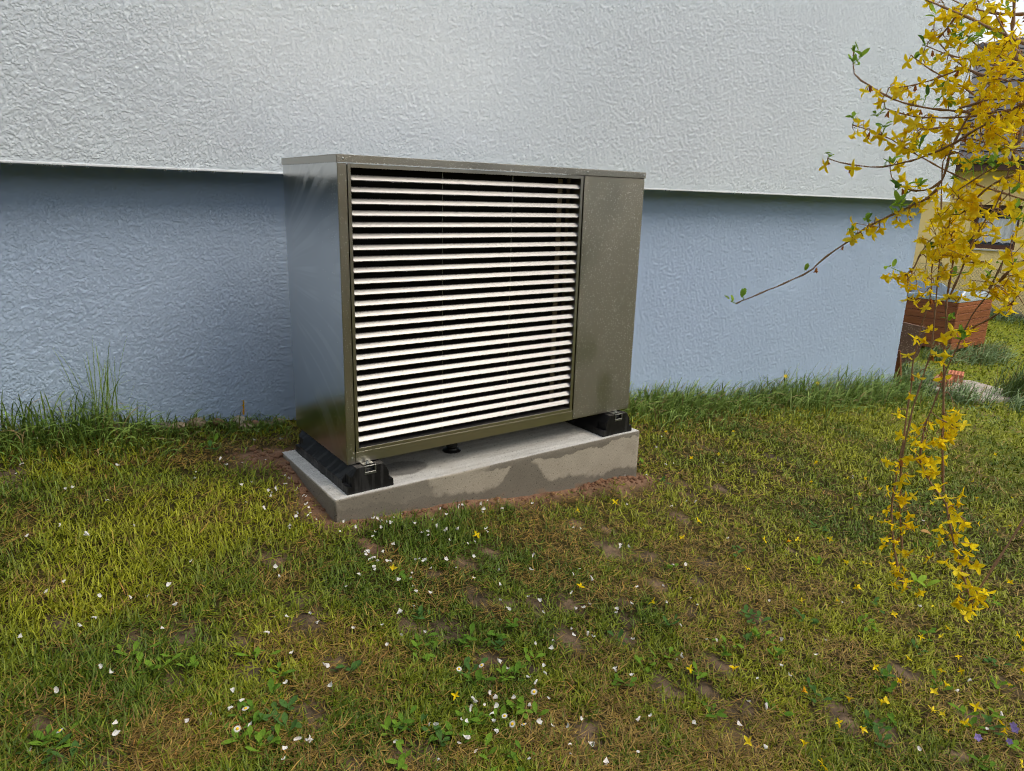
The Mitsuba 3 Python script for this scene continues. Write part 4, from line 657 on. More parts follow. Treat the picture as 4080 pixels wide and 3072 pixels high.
wall = rough_wall(steps((-9, -1.1, .3), (-1.1, .10, .0050), (.10, 1.35, .06), (1.35, 3.2, .0055), (3.2, 5.941, .0067)), steps((-1.6, -.75, .1), (-.75, -.2, .010), (-.2, 1.12, .0052)), 0.0, 0.5)
put('plinth_wall', mikit.ply(cat(wall, box(-9, 5.943, 0.004, 9, -1.6, 1.118)), 'mat_stucco_blue', smooth=True), t, label='light blue roughcast plinth wall')
wall = rough_wall(steps((-9, -1.1, .3), (-1.1, 2.4, .0051), (2.4, 6.096, .0074)), steps((1.1155, 2.2, .0051), (2.2, 3.4, .009), (3.4, 6.2, .3)), -0.155, 0.15)
put('upper_wall', mikit.ply(cat(wall, box(-9, 6.097, -0.151, 9.1, 1.1157, 6.2)), 'mat_stucco_white', smooth=True), t, label='pale grey roughcast upper wall')
put('drip_edge', mikit.ply(cat(box(-9, 6.103, -0.1605, -0.147, 1.1065, 1.1157, .002), box(6.0905, 6.1045, -0.146, 9.1, 1.1065, 1.1157, .002)), 'mat_white_trim'), t, label='thin white drip edge under the upper wall')
r = np.random.default_rng(77)
dm = []
for x in np.concatenate([r.uniform(-1.1, -.05, 34), r.uniform(1.5, 5, 26)]):
    s = r.uniform(.0022, .004)
    m = trimesh.creation.icosphere(1, s)
    m.vertices = m.vertices * [1, 1, 1.3] + [x, -.1575, 1.1055]
    dm.append(m)
put('water_drops', mikit.ply(cat(*dm), 'mat_drop', smooth=True), t, kind='stuff')

# ---------------------------------------------------------------- concrete slab
sl = m3.Manifold(m3.Mesh(np.asarray(box(SLAB[0], SLAB[1], SLAB[2], SLAB[3], -0.75, 0, .006).vertices, np.float32), np.asarray(box(SLAB[0], SLAB[1], SLAB[2], SLAB[3], -0.75, 0, .006).faces, np.uint32))).refine_to_length(0.02)
sm = tri(sl)
v = np.array(sm.vertices)
edge = (np.abs(v[:, 2]) < .02) & ((v[:, 1] < SLAB[2] + .02) | (v[:, 0] < SLAB[0] + .02) | (v[:, 0] > SLAB[1] - .02))
v += ((meshkit.fbm(v * 7, 3, seed=41) - .5) * .007 + edge * (meshkit.fbm(v * 60, 2, seed=42) - .5) * .006)[:, None] * np.array([.6, 1, .5])
put('concrete_slab', mikit.ply(trimesh.Trimesh(v, sm.faces, process=False), 'mat_concrete', smooth=40), None, label='low grey concrete foundation slab, damp in patches, under the metal unit', category='concrete slab')

# ---------------------------------------------------------------- black rubber feet
def rubber_foot(x0, label):
    t = thing('rubber_foot', label, 'mounting block')
    w, y0, y1 = 0.181, -1.0, -0.46
    prof = m3.CrossSection([[(-.0905, 0), (.0905, 0), (.0885, .036), (.080, .048), (.052, .094), (-.052, .094), (-.080, .048), (-.0885, .036)]])
    body = m3.Manifold.extrude(prof, y1 - y0)                       # extruded along z, then turned along y
    body = body.rotate([90, 0, 0]).translate([x0 + w / 2, y1, 0.0005])
    b = lambda *a: m3.Manifold.cube([a[1] - a[0], a[3] - a[2], a[5] - a[4]]).translate([a[0], a[2], a[4]])
    cx = x0 + w / 2
    body -= b(cx - .0215, cx + .0215, y0 - .01, y1 + .01, .0745, .2)       # the rail's groove
    for s in (-1, 1):                                                       # notched corners at both ends
        for ya, yb in ((y0 - .01, y0 + .055), (y1 - .055, y1 + .01)):
            xa, xb = sorted((cx + s * .072, cx + s * .12))
            body -= b(xa, xb, ya, yb, .028, .2)
    m = tri(body.refine_to_length(.012))
    v = np.array(m.vertices)
    v[:, :2] += (meshkit.noise(v * [60, 28, 25], 3)[:, None] - .5) * .0025 * (np.abs(v[:, 0] - x0 - w / 2) > .05)[:, None]
    put('body', mikit.ply(trimesh.Trimesh(v, m.faces, process=False), 'mat_rubber', smooth=25), t)
    rail = m3.Manifold.extrude(m3.CrossSection([[(-.0205, 0), (.0205, 0), (.0205, .021), (.0085, .021), (.0085, .0185), (.018, .0185), (.018, .0025), (-.018, .0025), (-.018, .0185), (-.0085, .0185), (-.0085, .021), (-.0205, .021)]]), y1 - y0 - .02)
    rail = rail.rotate([90, 0, 0]).translate([cx, y1 - .004, .0762])
    put('rail', mikit.ply(tri(rail), 'mat_zinc'), t, label='galvanised channel rail')
    bx, by, bz = cx, y0 + .024, .0972
    wash = trimesh.creation.cylinder(.0105, .0018, sections=20, transform=trimesh.transformations.translation_matrix([bx, by, bz + .001]))
    head = trimesh.creation.cylinder(.0075, .0062, sections=6, transform=trimesh.transformations.translation_matrix([bx, by, bz + .005]))
    stud = trimesh.creation.cylinder(.0038, .007, sections=12, transform=trimesh.transformations.translation_matrix([bx, by, bz + .010]))
    put('bolt', mikit.ply(cat(wash, head, stud), 'mat_zinc'), t)
    lip = cat(box(cx - .0225, cx + .0225, y0 - .002, y0 + .012, .064, .0738, .001), box(cx - .0225, cx - .0165, y0 - .002, y0 + .004, .0742, .0972, .001), box(cx + .0165, cx + .0225, y0 - .002, y0 + .004, .0742, .0972, .001), box(cx - .016, cx + .016, y0 - .002, y0 + .004, .0935, .0972, .001))
    put('end_lip', mikit.ply(lip, 'mat_dull_zinc'), t)


rubber_foot(-0.018, 'black rubber mounting block under the left end of the metal unit')
rubber_foot(1.208, 'black rubber mounting block under the right end of the metal unit')

# ---------------------------------------------------------------- the louvred metal unit
hp = thing('heat_pump', 'large louvred metal heat pump on a concrete slab before the blue wall', 'heat pump')
X1, YF, YB, ZB, ZT = 1.397, -0.961, -0.431, 0.0997, 1.1592
put('side_panel', mikit.ply(box(.002, .004, YF + .003, YB, ZB, 1.150), 'mat_metal_side'), hp, label='wiped and streaky sheet metal side')
put('side_panel', mikit.ply(box(X1 - .003, X1 - .001, YF + .004, YB, ZB, 1.150), 'mat_metal'), hp)
put('back_panel', mikit.ply(box(.0045, X1 - .0035, YB - .003, YB - .001, ZB, 1.150), 'mat_metal'), hp)
put('base_plate', mikit.ply(box(.0045, X1 - .0035, YF + .004, YB - .0035, ZB - .001, ZB + .002), 'mat_metal'), hp)
lid = cat(box(-.001, 1.4, YF - .003, YB + .003, 1.1575, 1.1592, .0007), box(-.001, 1.4, YF - .003, YF - .0015, 1.1345, 1.1573, .0006), box(-.001, .0005, YF - .0012, YB + .003, 1.1345, 1.1573, .0006), box(1.3985, 1.4, YF - .0012, YB + .003, 1.1345, 1.1573, .0006))
put('lid', mikit.ply(lid, 'mat_metal'), hp, label='flat metal lid with folded edges, beaded with rain')
put('corner_post', mikit.ply(box(.002, .0335, YF, YF + .0025, ZB - .0025, 1.1325, .0009), 'mat_metal'), hp)
fr = cat(box(.0365, .048, YF - .0004, YF + .0015, .1405, 1.1324, .0007), box(1.0345, 1.048, YF - .0004, YF + .0015, .1405, 1.1324, .0007), box(.0482, 1.0343, YF - .0002, YF + .0016, 1.1195, 1.1322, .0007),
         box(.0482, 1.0343, YF - .0002, YF + .0016, .1405, .1535, .0002), box(.0455, .0475, YF + .0018, YF + .055, .1405, 1.13), box(1.035, 1.037, YF + .0018, YF + .055, .1405, 1.13), box(.0477, 1.0348, YF + .0018, YF + .055, 1.1215, 1.1235))
put('louvre_frame', mikit.ply(fr, 'mat_metal'), hp, label='metal frame round the slats')
sill = trimesh.Trimesh(np.array([[.0478, YF + .0017, .1528], [1.0347, YF + .0017, .1528], [1.0347, YF + .048, .1645], [.0478, YF + .048, .1645], [.0478, YF + .0017, .1515], [1.0347, YF + .0017, .1515], [1.0347, YF + .048, .163], [.0478, YF + .048, .163]]),
                       np.array([[0, 1, 2], [0, 2, 3], [4, 6, 5], [4, 7, 6], [0, 4, 5], [0, 5, 1], [3, 2, 6], [3, 6, 7]]), process=False)
put('drain_sill', mikit.ply(sill, 'mat_slat'), hp)
put('bottom_rail', mikit.ply(box(.0345, 1.0525, YF - .0006, YF + .002, ZB - .001, .1398, .0002), 'mat_metal'), hp)
put('access_panel', mikit.ply(box(1.0545, X1 - .0015, YF - .001, YF + .0015, .103, 1.1320, .0009), 'mat_metal_wet'), hp, label='blank metal access panel speckled with raindrops')
put('coil', mikit.ply(box(.0485, 1.0335, YF + .075, YF + .10, .145, 1.128), 'mat_coil'), hp, label='black finned coil behind the slats')
# one slat: a folded blade with rounded front corners
pf = np.array([(.0042, -.0096), (.0040, -.0068), (.0133, .0074), (.0190, .0096), (.0190, .0084), (.0141, .0062), (.0052, -.0072), (.0054, -.0096)])
sx = (.0495, 1.0335)
v = np.array([(x, YF + a, b) for x in (sx[0], sx[0] + .003, sx[1] - .003, sx[1]) for a, b in pf])
for k, (a, b) in enumerate(pf):                                             # round the two lower corners
    if b < -.006:
        v[k, 2] += .0028
        v[3 * len(pf) + k, 2] += .0028
n = len(pf)
f = []
for i in range(3):
    for k in range(n):
        a, b = i * n + k, i * n + (k + 1) % n
        f += [(a, b, b + n), (a, b + n, a + n)]
slat = trimesh.Trimesh(v, np.array(f), process=False)
trimesh.repair.fix_normals(slat)
sp = mikit.ply(slat, 'mat_slat', smooth=30)
for k in range(25):
    put('slat', {**sp, 'to_world': T().translate([0, 0, 1.0886 - .03772 * k])}, hp)
rod = mikit.ply(tube([(0, YF + .0225, .158), (0, YF + .0225, 1.12)], .0014, 6), 'mat_metal')
for x in (.405, .712):
    put('support_rod', {**rod, 'to_world': T().translate([x, 0, 0])}, hp)
put('inner_bracket', mikit.ply(box(.967, .990, YF + .061, YF + .064, .16, 1.118), 'mat_bronze'), hp, label='brown vertical bracket seen between the slats')
put('inner_bracket', mikit.ply(box(1.016, 1.020, YF + .050, YF + .066, .16, 1.118), 'mat_bronze'), hp)
dome = trimesh.creation.icosphere(2, .0042)
dome = trimesh.Trimesh(dome.vertices * [1, .55, 1], dome.faces, process=False)
sc = mikit.ply(cat(dome, box(-.0016, .0016, -.0028, -.0019, -.0004, .0004)), 'mat_zinc', smooth=30)
for x, z, dy in ((.021, 1.1465, -.0035), (1.067, 1.1465, -.0035), (1.388, 1.1465, -.0035), (.0215, .120, -.0005), (1.0625, .124, -.0015), (1.383, .1215, -.0015)):
    put('screw', {**sc, 'to_world': T().translate([x, YF + dy, z])}, hp)
# rain beads on lid edge, post, frame, panel and side
r = np.random.default_rng(19)
cap = trimesh.creation.icosphere(0)
dm = []


def bead(p, nrm, s):
    m = cap.copy()
    m.vertices = m.vertices * np.where(np.abs(nrm) > .5, .55, 1.0) * s * np.array([1, 1, r.uniform(.9, 1.25)]) + p
    dm.append(m)


yn, xn = np.array([0, 1.0, 0]), np.array([1.0, 0, 0])
for _ in range(520):
    bead([r.uniform(0, 1.398), YF - .0034, r.uniform(1.136, 1.157)], yn, r.uniform(.0005, .0012) * (1.35 if r.random() < .08 else 1))
for _ in range(130):
    bead([r.uniform(0.05, 1.03), YF - .003, 1.1347 + r.uniform(-.001, .001)], yn, r.uniform(.001, .0019))
for _ in range(260):
    bead([r.uniform(.005, .031), YF - .0002, r.uniform(.11, 1.12)], yn, r.uniform(.0006, .0015))
for _ in range(3200):
    x = r.uniform(1.058, 1.392)
    bead([x, YF - .0012, r.uniform(.11, 1.11)], yn, r.uniform(.0008, .0018))
for _ in range(190):
    bead([.0018, YF + abs(r.normal(0, .11)) + .005, r.uniform(.85, 1.08) if r.random() < .7 else r.uniform(.15, .85)], xn, r.uniform(.0007, .0018))
for _ in range(260):
    bead([r.uniform(.06, 1.02), YF + .0035, 1.0886 - .03772 * r.integers(0, 25) - .0102 + r.uniform(0, .003)], yn, r.uniform(.0006, .0012))
put('raindrops', mikit.ply(cat(*dm), 'mat_bead', smooth=True), hp, kind='stuff')

# ---------------------------------------------------------------- condensate drain
t = thing('drain_pipe', 'short black corrugated drain pipe standing on the slab beneath the metal unit', 'drain pipe')
dc = np.array([.535, -.795, 0])
prof = [(.0385, .0006), (.0395, .003), (.037, .006), (.026, .009), (.023, .015)]
z = .018
while z < .098:
    prof += [(.0225, z), (.0250, z + .003), (.0225, z + .006)]
    z += .008
L = trimesh.creation.revolve(np.array([(0, .0006)] + prof[:5] + [(0, .0155)]), sections=36)
put('flange', mikit.ply(moved(L, dc), 'mat_black_plastic', smooth=40), t)
L = trimesh.creation.revolve(np.array([(0, .0152)] + prof[5:] + [(0, z)]), sections=30)
put('hose', mikit.ply(moved(L, dc), 'mat_black_plastic', smooth=50), t)
a = np.linspace(-2.35, -1.45, 9)
g2 = np.stack([np.stack([dc[0] + .0262 * np.cos(a), dc[1] + .0262 * np.sin(a), np.full(9, h)], -1) for h in (.046, .060)])
put('label', mikit.ply(grid_mesh(g2), 'mat_paper', smooth=True), t, label='small white sticker on the hose')

# ---------------------------------------------------------------- cobbles at the wall's foot, soil clods, dry sprig
STONES = [  # x, y, half width, half height, material, label
    (-.790, -.06, .030, .022, 0, 'tan cobble half hidden in the tallest grass, second from the left'),
    (-.700, -.055, .034, .020, 2, 'reddish cobble low in the long grass left of the bare gap'),
    (-.890, -.06, .028, .024, 2, 'rusty cobble deepest in the long grass at far left'),
    (-.605, -.05, .024, .016, 1, 'dark grey cobble at the end of the long grass'),
    (-.440, -.05, .026, .015, 1, 'flat grey cobble left of the broad tan cobbles'),
    (-.385, -.062, .038, .014, 0, 'flat tan cobble in front of the wall, low in the row'),
    (-.308, -.05, .036, .023, 0, 'broad tan speckled cobble standing clear of the grass'),
    (-.222, -.05, .026, .018, 2, 'reddish brown cobble between two pale ones'),
    (-.184, -.065, .020, .012, 2, 'small brown cobble below the pale round one'),
    (-.128, -.045, .034, .027, 3, 'pale cream cobble, tallest and roundest of the row'),
    (-.118, -.10, .030, .015, 0, 'low tan cobble in front of the cream one'),
    (-.072, -.06, .028, .018, 2, 'rusty brown cobble right of the cream one'),
    (.002, -.055, .024, .016, 1, 'dark cobble close to the metal unit'),
    (.052, -.05, .026, .016, 0, 'tan cobble nearest the metal unit on its left'),
    (2.264, -.07, .034, .020, 3, 'pale cobble nearest the metal unit on its right'),
    (2.335, -.05, .036, .018, 0, 'flat tan cobble second from the metal unit on its right'),
    (2.395, -.05, .022, .024, 2, 'upright reddish cobble right of the metal unit'),
    (2.45, -.055, .026, .018, 2, 'brown cobble at the right end of the row beside grass'),
]
for i, (x, y, w, h, mi_, lab) in enumerate(STONES):
    m = lump(1.0, i + 3, 3, .22, (w, w * .75, h))
    z = float(surf(np.array([x]), np.array([y]))[0]) + h * .7
    put('cobble', mikit.ply(moved(m, (x, y, z), rz=i * 1.3 if abs(w - h) < .01 else .2 * math.sin(i * 5)), f'mat_stone_{mi_}', smooth=True), None, label=lab, category='stone', group='cobbles along the wall')

r = np.random.default_rng(23)
sprig = []
base = np.array([-.104, -.03, .055])
stem = curve([base, base + [.002, 0, .03], base + [.004, .002, .062]], .01)
sprig.append(tube(stem, .0022, 5))
for k in range(26):
    p = stem[min(len(stem) - 1, int(len(stem) * k / 26))] + [0, 0, 0]
    a = r.uniform(0, 2 * math.pi)
    q = p + np.array([math.cos(a) * .010, math.sin(a) * .006, .004 + .003 * r.random()])
    sprig.append(tube([p, q], [.0017, .0006], 4))
put('dry_sprig', mikit.ply(cat(*sprig), 'mat_orange'), None, label='dry orange brown sprig sticking up behind the cream cobble', category='dry sprig')

ms = []
spots = [(SLAB[0] - .035, -.99, -.45, 1)] * 3 + [(-.17, -.60, -.33, 4)] * 4 + [(0, 0, 0, 2)] * 5 + [(0, 0, 0, 3)] * 5
for k in range(430):
    s = spots[r.integers(0, len(spots))]
    if s[3] == 1:
        x, y = s[0] + r.normal(0, .025), r.uniform(s[1], s[2])
    elif s[3] == 4:
        x, y = s[0] + r.normal(0, .06), r.uniform(s[1], s[2])
    elif s[3] == 2:
        x, y = r.uniform(-.08, 1.45), SLAB[2] - .012 - abs(r.normal(0, .022))
    else:
        x, y = r.normal(1.27, .15), SLAB[2] - .015 - abs(r.normal(0, .035))
    if slab_gap(np.array([x]), np.array([y]))[0] < .003:
        continue
    q = .003 + .011 * r.random() ** 2.6
    m = lump(q, k, 1, .5, (1, 1, .8))
    ms.append(moved(m, (x, y, float(surf(np.array([x]), np.array([y]))[0]) + q * .3), rz=r.uniform(0, 6)))
put('soil_clods', mikit.ply(cat(*ms), 'mat_soil', smooth=50), None, kind='stuff', label='crumbs and clods of reddish soil round the concrete slab', category='dirt')

# ---------------------------------------------------------------- things beyond the corner of the house
rb = thing('raised_bed', 'reddish brown wooden raised bed of horizontal planks lined with plastic sheet', 'raised bed')
bx0, bx1, by0, by1, bz0, bz1 = 9.75, 10.86, 1.09, 2.35, -.872, -.152
ph = (bz1 - bz0) / 7
r = np.random.default_rng(31)


def plank(x0, x1, y0, y1, z0, z1):
    return mikit.ply(box(x0, x1, y0, y1, z0, z1, .004), 'mat_redwood')


for k in range(7):
    z0, z1 = bz0 + k * ph + .003, bz0 + (k + 1) * ph - .002
    j = r.uniform(0, .003)
    put('plank', plank(bx0 + j, bx0 + .024 + j, by0 + .025, by1, z0, z1), rb)
    put('plank', plank(bx0 - .001, bx1, by0 + j, by0 + .024, z0, z1), rb)
    put('plank', plank(bx1 - .026, bx1 - .002, by0 + .026, by1, z0, z1), rb)
    put('plank', plank(bx0 + .026, bx1 - .028, by1 - .024, by1 - .001, z0, z1), rb)
for x in (bx0 + .03, bx1 - .10):
    for y in (by0 + .03, by1 - .10):
        zf = float(ground_z(x, y)) - .05
        put('leg', mikit.ply(box(x, x + .068, y, y + .068, zf, bz1 - .04, .004), 'mat_redwood'), rb)
per = []
for a, b, n in (((bx0, by1), (bx0, by0), 60), ((bx0, by0), (bx1, by0), 50), ((bx1, by0), (bx1, by1), 60), ((bx1, by1), (bx0, by1), 50)):
    t_ = np.linspace(0, 1, n, endpoint=False)[:, None]
    per.append(np.array(a) * (1 - t_) + np.array(b) * t_)
per = np.vstack(per + [per[0][:1]])
cen = np.array([(bx0 + bx1) / 2, (by0 + by1) / 2])
inw = np.clip(cen - per, -1, 1)
inw = inw / np.linalg.norm(inw, axis=1, keepdims=True)
up = .02 + .085 * np.clip(meshkit.fbm(np.concatenate([per * 3.2, np.zeros((len(per), 1))], 1), 3, seed=4) * 1.9 - .55, 0, 1)
prof = [(.10, -.30), (.075, -.10), (.05, 0), (.035, 1.0), (.012, 1.0), (-.006, .45), (-.009, -.018), (-.010, -.04)]
P = np.zeros((len(per), len(prof), 3))
for k, (d, h) in enumerate(prof):
    P[:, k, :2] = per + inw * d
    P[:, k, 2] = bz1 + (up * h if h > .3 else h)
wob = (meshkit.fbm(P * 13, 3, seed=9) - .5)
P[:, :6, 0] += wob[:, :6] * .05
P[:, :6, 1] += np.roll(wob, 7, 0)[:, :6] * .05
P[:, :6, 2] += (meshkit.fbm(P[:, :6] * 17, 3, seed=19) - .5) * .05
put('liner', mikit.ply(grid_mesh(P), 'mat_sheet', smooth=35), rb, label='crumpled grey plastic liner folded over the rim')
put('soil', mikit.ply(box(bx0 + .03, bx1 - .03, by0 + .03, by1 - .03, bz0 + .05, bz1 - .28), 'mat_soil'), rb)

# a washed concrete slab leaning on the bed, seen past the corner
q = np.array([[8.05, 1.16, -.30], [8.28, .80, -.375], [8.26, .83, -.72], [8.15, .93, -.90], [8.0, 1.30, -.90]])
cx = np.array([.045, .02, 0])
v = np.vstack([q, q + cx])
h = trimesh.Trimesh(v, process=False).convex_hull
put('leaning_slab', mikit.ply(h, 'mat_washed_slab'), None, label='brown speckled exposed-aggregate slab with a cut corner leaning beside the raised bed', category='stone slab')
v = np.array([(x, y, z) for y in (.06, .19) for x, z in ((6.113, -.30), (6.133, -.30), (6.312, -.76), (6.284, -.76))])
put('leaning_board', mikit.ply(trimesh.Trimesh(v, process=False).convex_hull, 'mat_redwood'), None, label='narrow reddish brown board leaning on the gable just past the wall corner', category='board')


def clay_brick(x, y, rz, size, label):
    L, Wd, H = size
    b = m3.Manifold.cube([L, Wd, H], True)
    for i in range(9):
        for s in (-1, 1):
            b -= m3.Manifold.cube([L * .035, .012, H * 2], True).translate([(-.44 + i * .11) * L, s * Wd / 2, 0])
    for i in range(5):
        for s in (-1, 1):
            b -= m3.Manifold.cube([.012, Wd * .05, H * 2], True).translate([s * L / 2, (-.36 + i * .18) * Wd, 0])
    for i in range(6):
        for j in range(4):
            b -= m3.Manifold.cube([L * .10, Wd * .13, H * 2], True).translate([(-.4 + i * .16) * L, (-.33 + j * .22) * Wd, 0])
    z = float(ground_z(x, y)) + H / 2 + .03
    put('clay_brick', mikit.ply(moved(tri(b), (x, y, z), rz), 'mat_clay'), None, label=label, category='brick')


clay_brick(7.72, .16, .35, (.24, .15, .105), 'rear of two hollow clay bricks, standing on the pinkish paving slab')
clay_brick(7.10, .03, .25, (.25, .15, .095), 'front of two hollow clay bricks, lower and half in the grass')
pv = box(-.70, .70, -.34, .34, -.05, .03, .008)
x, y = 7.45, -.12
put('paving_slab', mikit.ply(moved(pv, (x, y, float(ground_z(x, y)) + .008), rz=-.05, ry=.108, rx=.06), 'mat_paving'), None, label='pinkish grey paving slab lying in the lawn by the clay bricks', category='paving slab')

# chain-link fence
fn = thing('chain_link_fence', 'green chain link fence running before the yellow house', 'fence')
FX = 15.1
ws, y = [], -1.0
zt, zb = -.075, -.97
H = zt - zb
while y < 9:
    for s in (-1, 1):
        a, b = np.array([FX, y, zb]), np.array([FX + s * .002, y + s * H * .92, zt])
        d = b - a
        nx = np.array([0, -d[2], d[1]])
        nx = nx / np.linalg.norm(nx) * .0019
        e = np.array([.0019, 0, 0])
        v = np.array([a - nx, a + e, a + nx, b - nx, b + e, b + nx])
        ws.append((v, np.array([[0, 1, 4], [0, 4, 3], [1, 2, 5], [1, 5, 4], [2, 0, 3], [2, 3, 5]])))
    y += .066
put('mesh', mikit.ply(cat(*[trimesh.Trimesh(a, b, process=False) for a, b in ws]), 'mat_wire'), fn)
for z in (zt, (zt + zb) / 2, zb + .02):
    put('tension_wire', mikit.ply(tube([(FX + .004, -1, z), (FX + .004, 9, z)], .0026, 5), 'mat_wire'), fn)
for y in (1.25, 3.744, 6.2, 8.7):
    put('post', mikit.ply(tube([(FX + .03, y, -1.2), (FX + .03, y, zt + .05)], .019, 10), 'mat_wire', smooth=40), fn)
r = np.random.default_rng(5)
ORD = 'first second third fourth fifth sixth seventh eighth ninth tenth eleventh'.split()
for k in range(11):
    y = 1.2 + k * .215 + r.uniform(-.02, .02)
    m = lump(1, 60 + k, 3, .2, (.12, .105, .085 + .02 * r.random()))
    put('border_stone', mikit.ply(moved(m, (15.32 + r.uniform(-.03, .03), y, float(ground_z(15.3, y)) + .05), rz=r.uniform(-.3, .3)), f'mat_stone_{(0, 1, 3, 1)[k % 4]}', smooth=True), None,
        label=f'{ORD[10 - k]} rounded field stone from the left edging the yellow house', category='stone', group='border stones of the yellow house')
put('kerb', mikit.ply(box(15.25, 15.33, 2.75, 6.0, -1.1, -.86, .01), 'mat_washed_slab'), None, label='low grey kerb edging before the yellow house', category='kerb')

# ---------------------------------------------------------------- yellow house
yh = thing('yellow_house', 'yellow rendered neighbour house with dark tiled roof beyond the fence', 'house')
HX = 16.0
wy0, wy1, wz0, wz1 = 2.78, 3.68, .27, 1.16
put('wall', mikit.ply(cat(box(HX, HX + .3, -8, wy0, -1.3, 2.0), box(HX, HX + .3, wy1, 9.5, -1.3, 2.0), box(HX, HX + .3, wy0, wy1, -1.3, wz0), box(HX, HX + .3, wy0, wy1, wz1, 2.0), box(HX + .3, HX + 8, 9.2, 9.5, -1.3, 2.0)), 'mat_yellow_wall'), yh)
wn = put('window', mikit.ply(cat(box(HX + .10, HX + .16, wy0, wy0 + .075, wz0, wz1), box(HX + .10, HX + .16, wy1 - .075, wy1, wz0, wz1), box(HX + .10, HX + .16, wy0 + .076, wy1 - .076, wz0, wz0 + .085), box(HX + .10, HX + .16, wy0 + .076, wy1 - .076, wz1 - .075, wz1)), 'mat_brown_frame'), yh, label='brown framed window with a white net curtain')
put('pane', mikit.ply(trimesh.Trimesh(np.array([[HX + .125, wy0 + .07, wz0 + .08], [HX + .125, wy1 - .07, wz0 + .08], [HX + .125, wy1 - .07, wz1 - .07], [HX + .125, wy0 + .07, wz1 - .07]]), np.array([[0, 2, 1], [0, 3, 2]]), process=False), 'mat_glass'), wn)
yy = np.linspace(wy0 + .06, wy1 - .06, 90)
P = np.zeros((90, 8, 3))
for k in range(8):
    zlow = wz0 + .115 + .03 * np.abs(np.sin((yy - wy0) * 21))
    P[:, k, 2] = zlow + (wz0 + .62 - zlow) * k / 7
    P[:, k, 1] = yy
    P[:, k, 0] = HX + .215 + .022 * np.sin(yy * 58 + .6 * np.sin(yy * 9)) * (1 - .5 * k / 7)
put('curtain', mikit.ply(grid_mesh(P), 'mat_curtain', smooth=True), wn)
put('sill', mikit.ply(box(HX - .06, HX + .098, wy0 - .04, wy1 + .04, wz0 - .035, wz0 - .004, .004), 'mat_sill'), wn)
put('room', mikit.ply(box(HX + .31, HX + 2.2, wy0 - .5, wy1 + .5, wz0 - .6, wz1 + .4), 'mat_dark_room'), yh)
EX, EZ, RX, RZ = 15.55, 2.03, 20.0, 5.02
sl_ = np.array([RX - EX, 0, RZ - EZ])
SLn = np.linalg.norm(sl_)
sl_ /= SLn
nr = np.array([-sl_[2], 0, sl_[0]])
rf = put('roof', mikit.ply(trimesh.Trimesh(np.array([[EX + .02, -8.4, EZ - .05], [RX, -8.4, RZ - .05], [RX, 9.8, RZ - .05], [EX + .02, 9.8, EZ - .05], [24.4, -8.4, EZ - .05], [24.4, 9.8, EZ - .05]]), np.array([[0, 1, 2], [0, 2, 3], [1, 4, 5], [1, 5, 2]]), process=False), 'mat_tile_2'), yh, label='dark grey pantile roof')
# one pantile, 0.30 wide, 0.40 long, its exposed length 0.335
a = np.linspace(0, 1, 9)
wave = .022 * np.cos(a * 2 * math.pi) + .004
tp = np.zeros((9, 3, 3))
for k, (s, lift) in enumerate(((-.02, .034), (.16, .022), (.36, .008))):
    tp[:, k, :] = np.outer(np.full(9, s), sl_) + np.outer(wave + lift, nr) + np.outer(a * .302, [0, 1, 0])
low = tp[:, 0:1] - nr * .016
tile = grid_mesh(np.concatenate([low, tp], 1))
tps = [mikit.ply(tile, f'mat_tile_{k}', smooth=35) for k in range(3)]
r = np.random.default_rng(3)
rest = []
for row in range(16):
    for c in range(-34, 26):
        y = 4.0 + c * .30
        o = np.array([EX, y, EZ]) + sl_ * (row * .335) + r.normal(0, .002, 3)
        if 2.1 <= y <= 6.3:
            put('tile', {**tps[r.choice(3, p=[.5, .3, .2])], 'to_world': T().translate(o.tolist())}, rf)
        else:
            rest.append(moved(tile, o))
put('far_tiles', mikit.ply(cat(*rest), 'mat_tile_0', smooth=35), rf, kind='stuff')
put('ridge', mikit.ply(tube([(RX, -8.5, RZ + .0), (RX, 9.9, RZ + .0)], .11, 10), 'mat_tile_2', smooth=40), rf)
ga = np.linspace(math.pi, 2 * math.pi, 9)
G_ = np.zeros((2, 9, 3))
for k, y in enumerate((-8.4, 9.8)):
    G_[k, :, 0], G_[k, :, 1], G_[k, :, 2] = EX - .05 + .065 * np.cos(ga), y, EZ + .0 + .065 * np.sin(ga)
put('gutter', mikit.ply(cat(grid_mesh(G_), tube([(EX - .115, -8.4, EZ), (EX - .115, 9.8, EZ)], .009, 6)), 'mat_gutter', smooth=40), yh)
put('soffit', mikit.ply(box(EX + .02, HX - .001, -8.4, 9.8, EZ - .20, EZ - .07), 'mat_brown_frame'), yh)

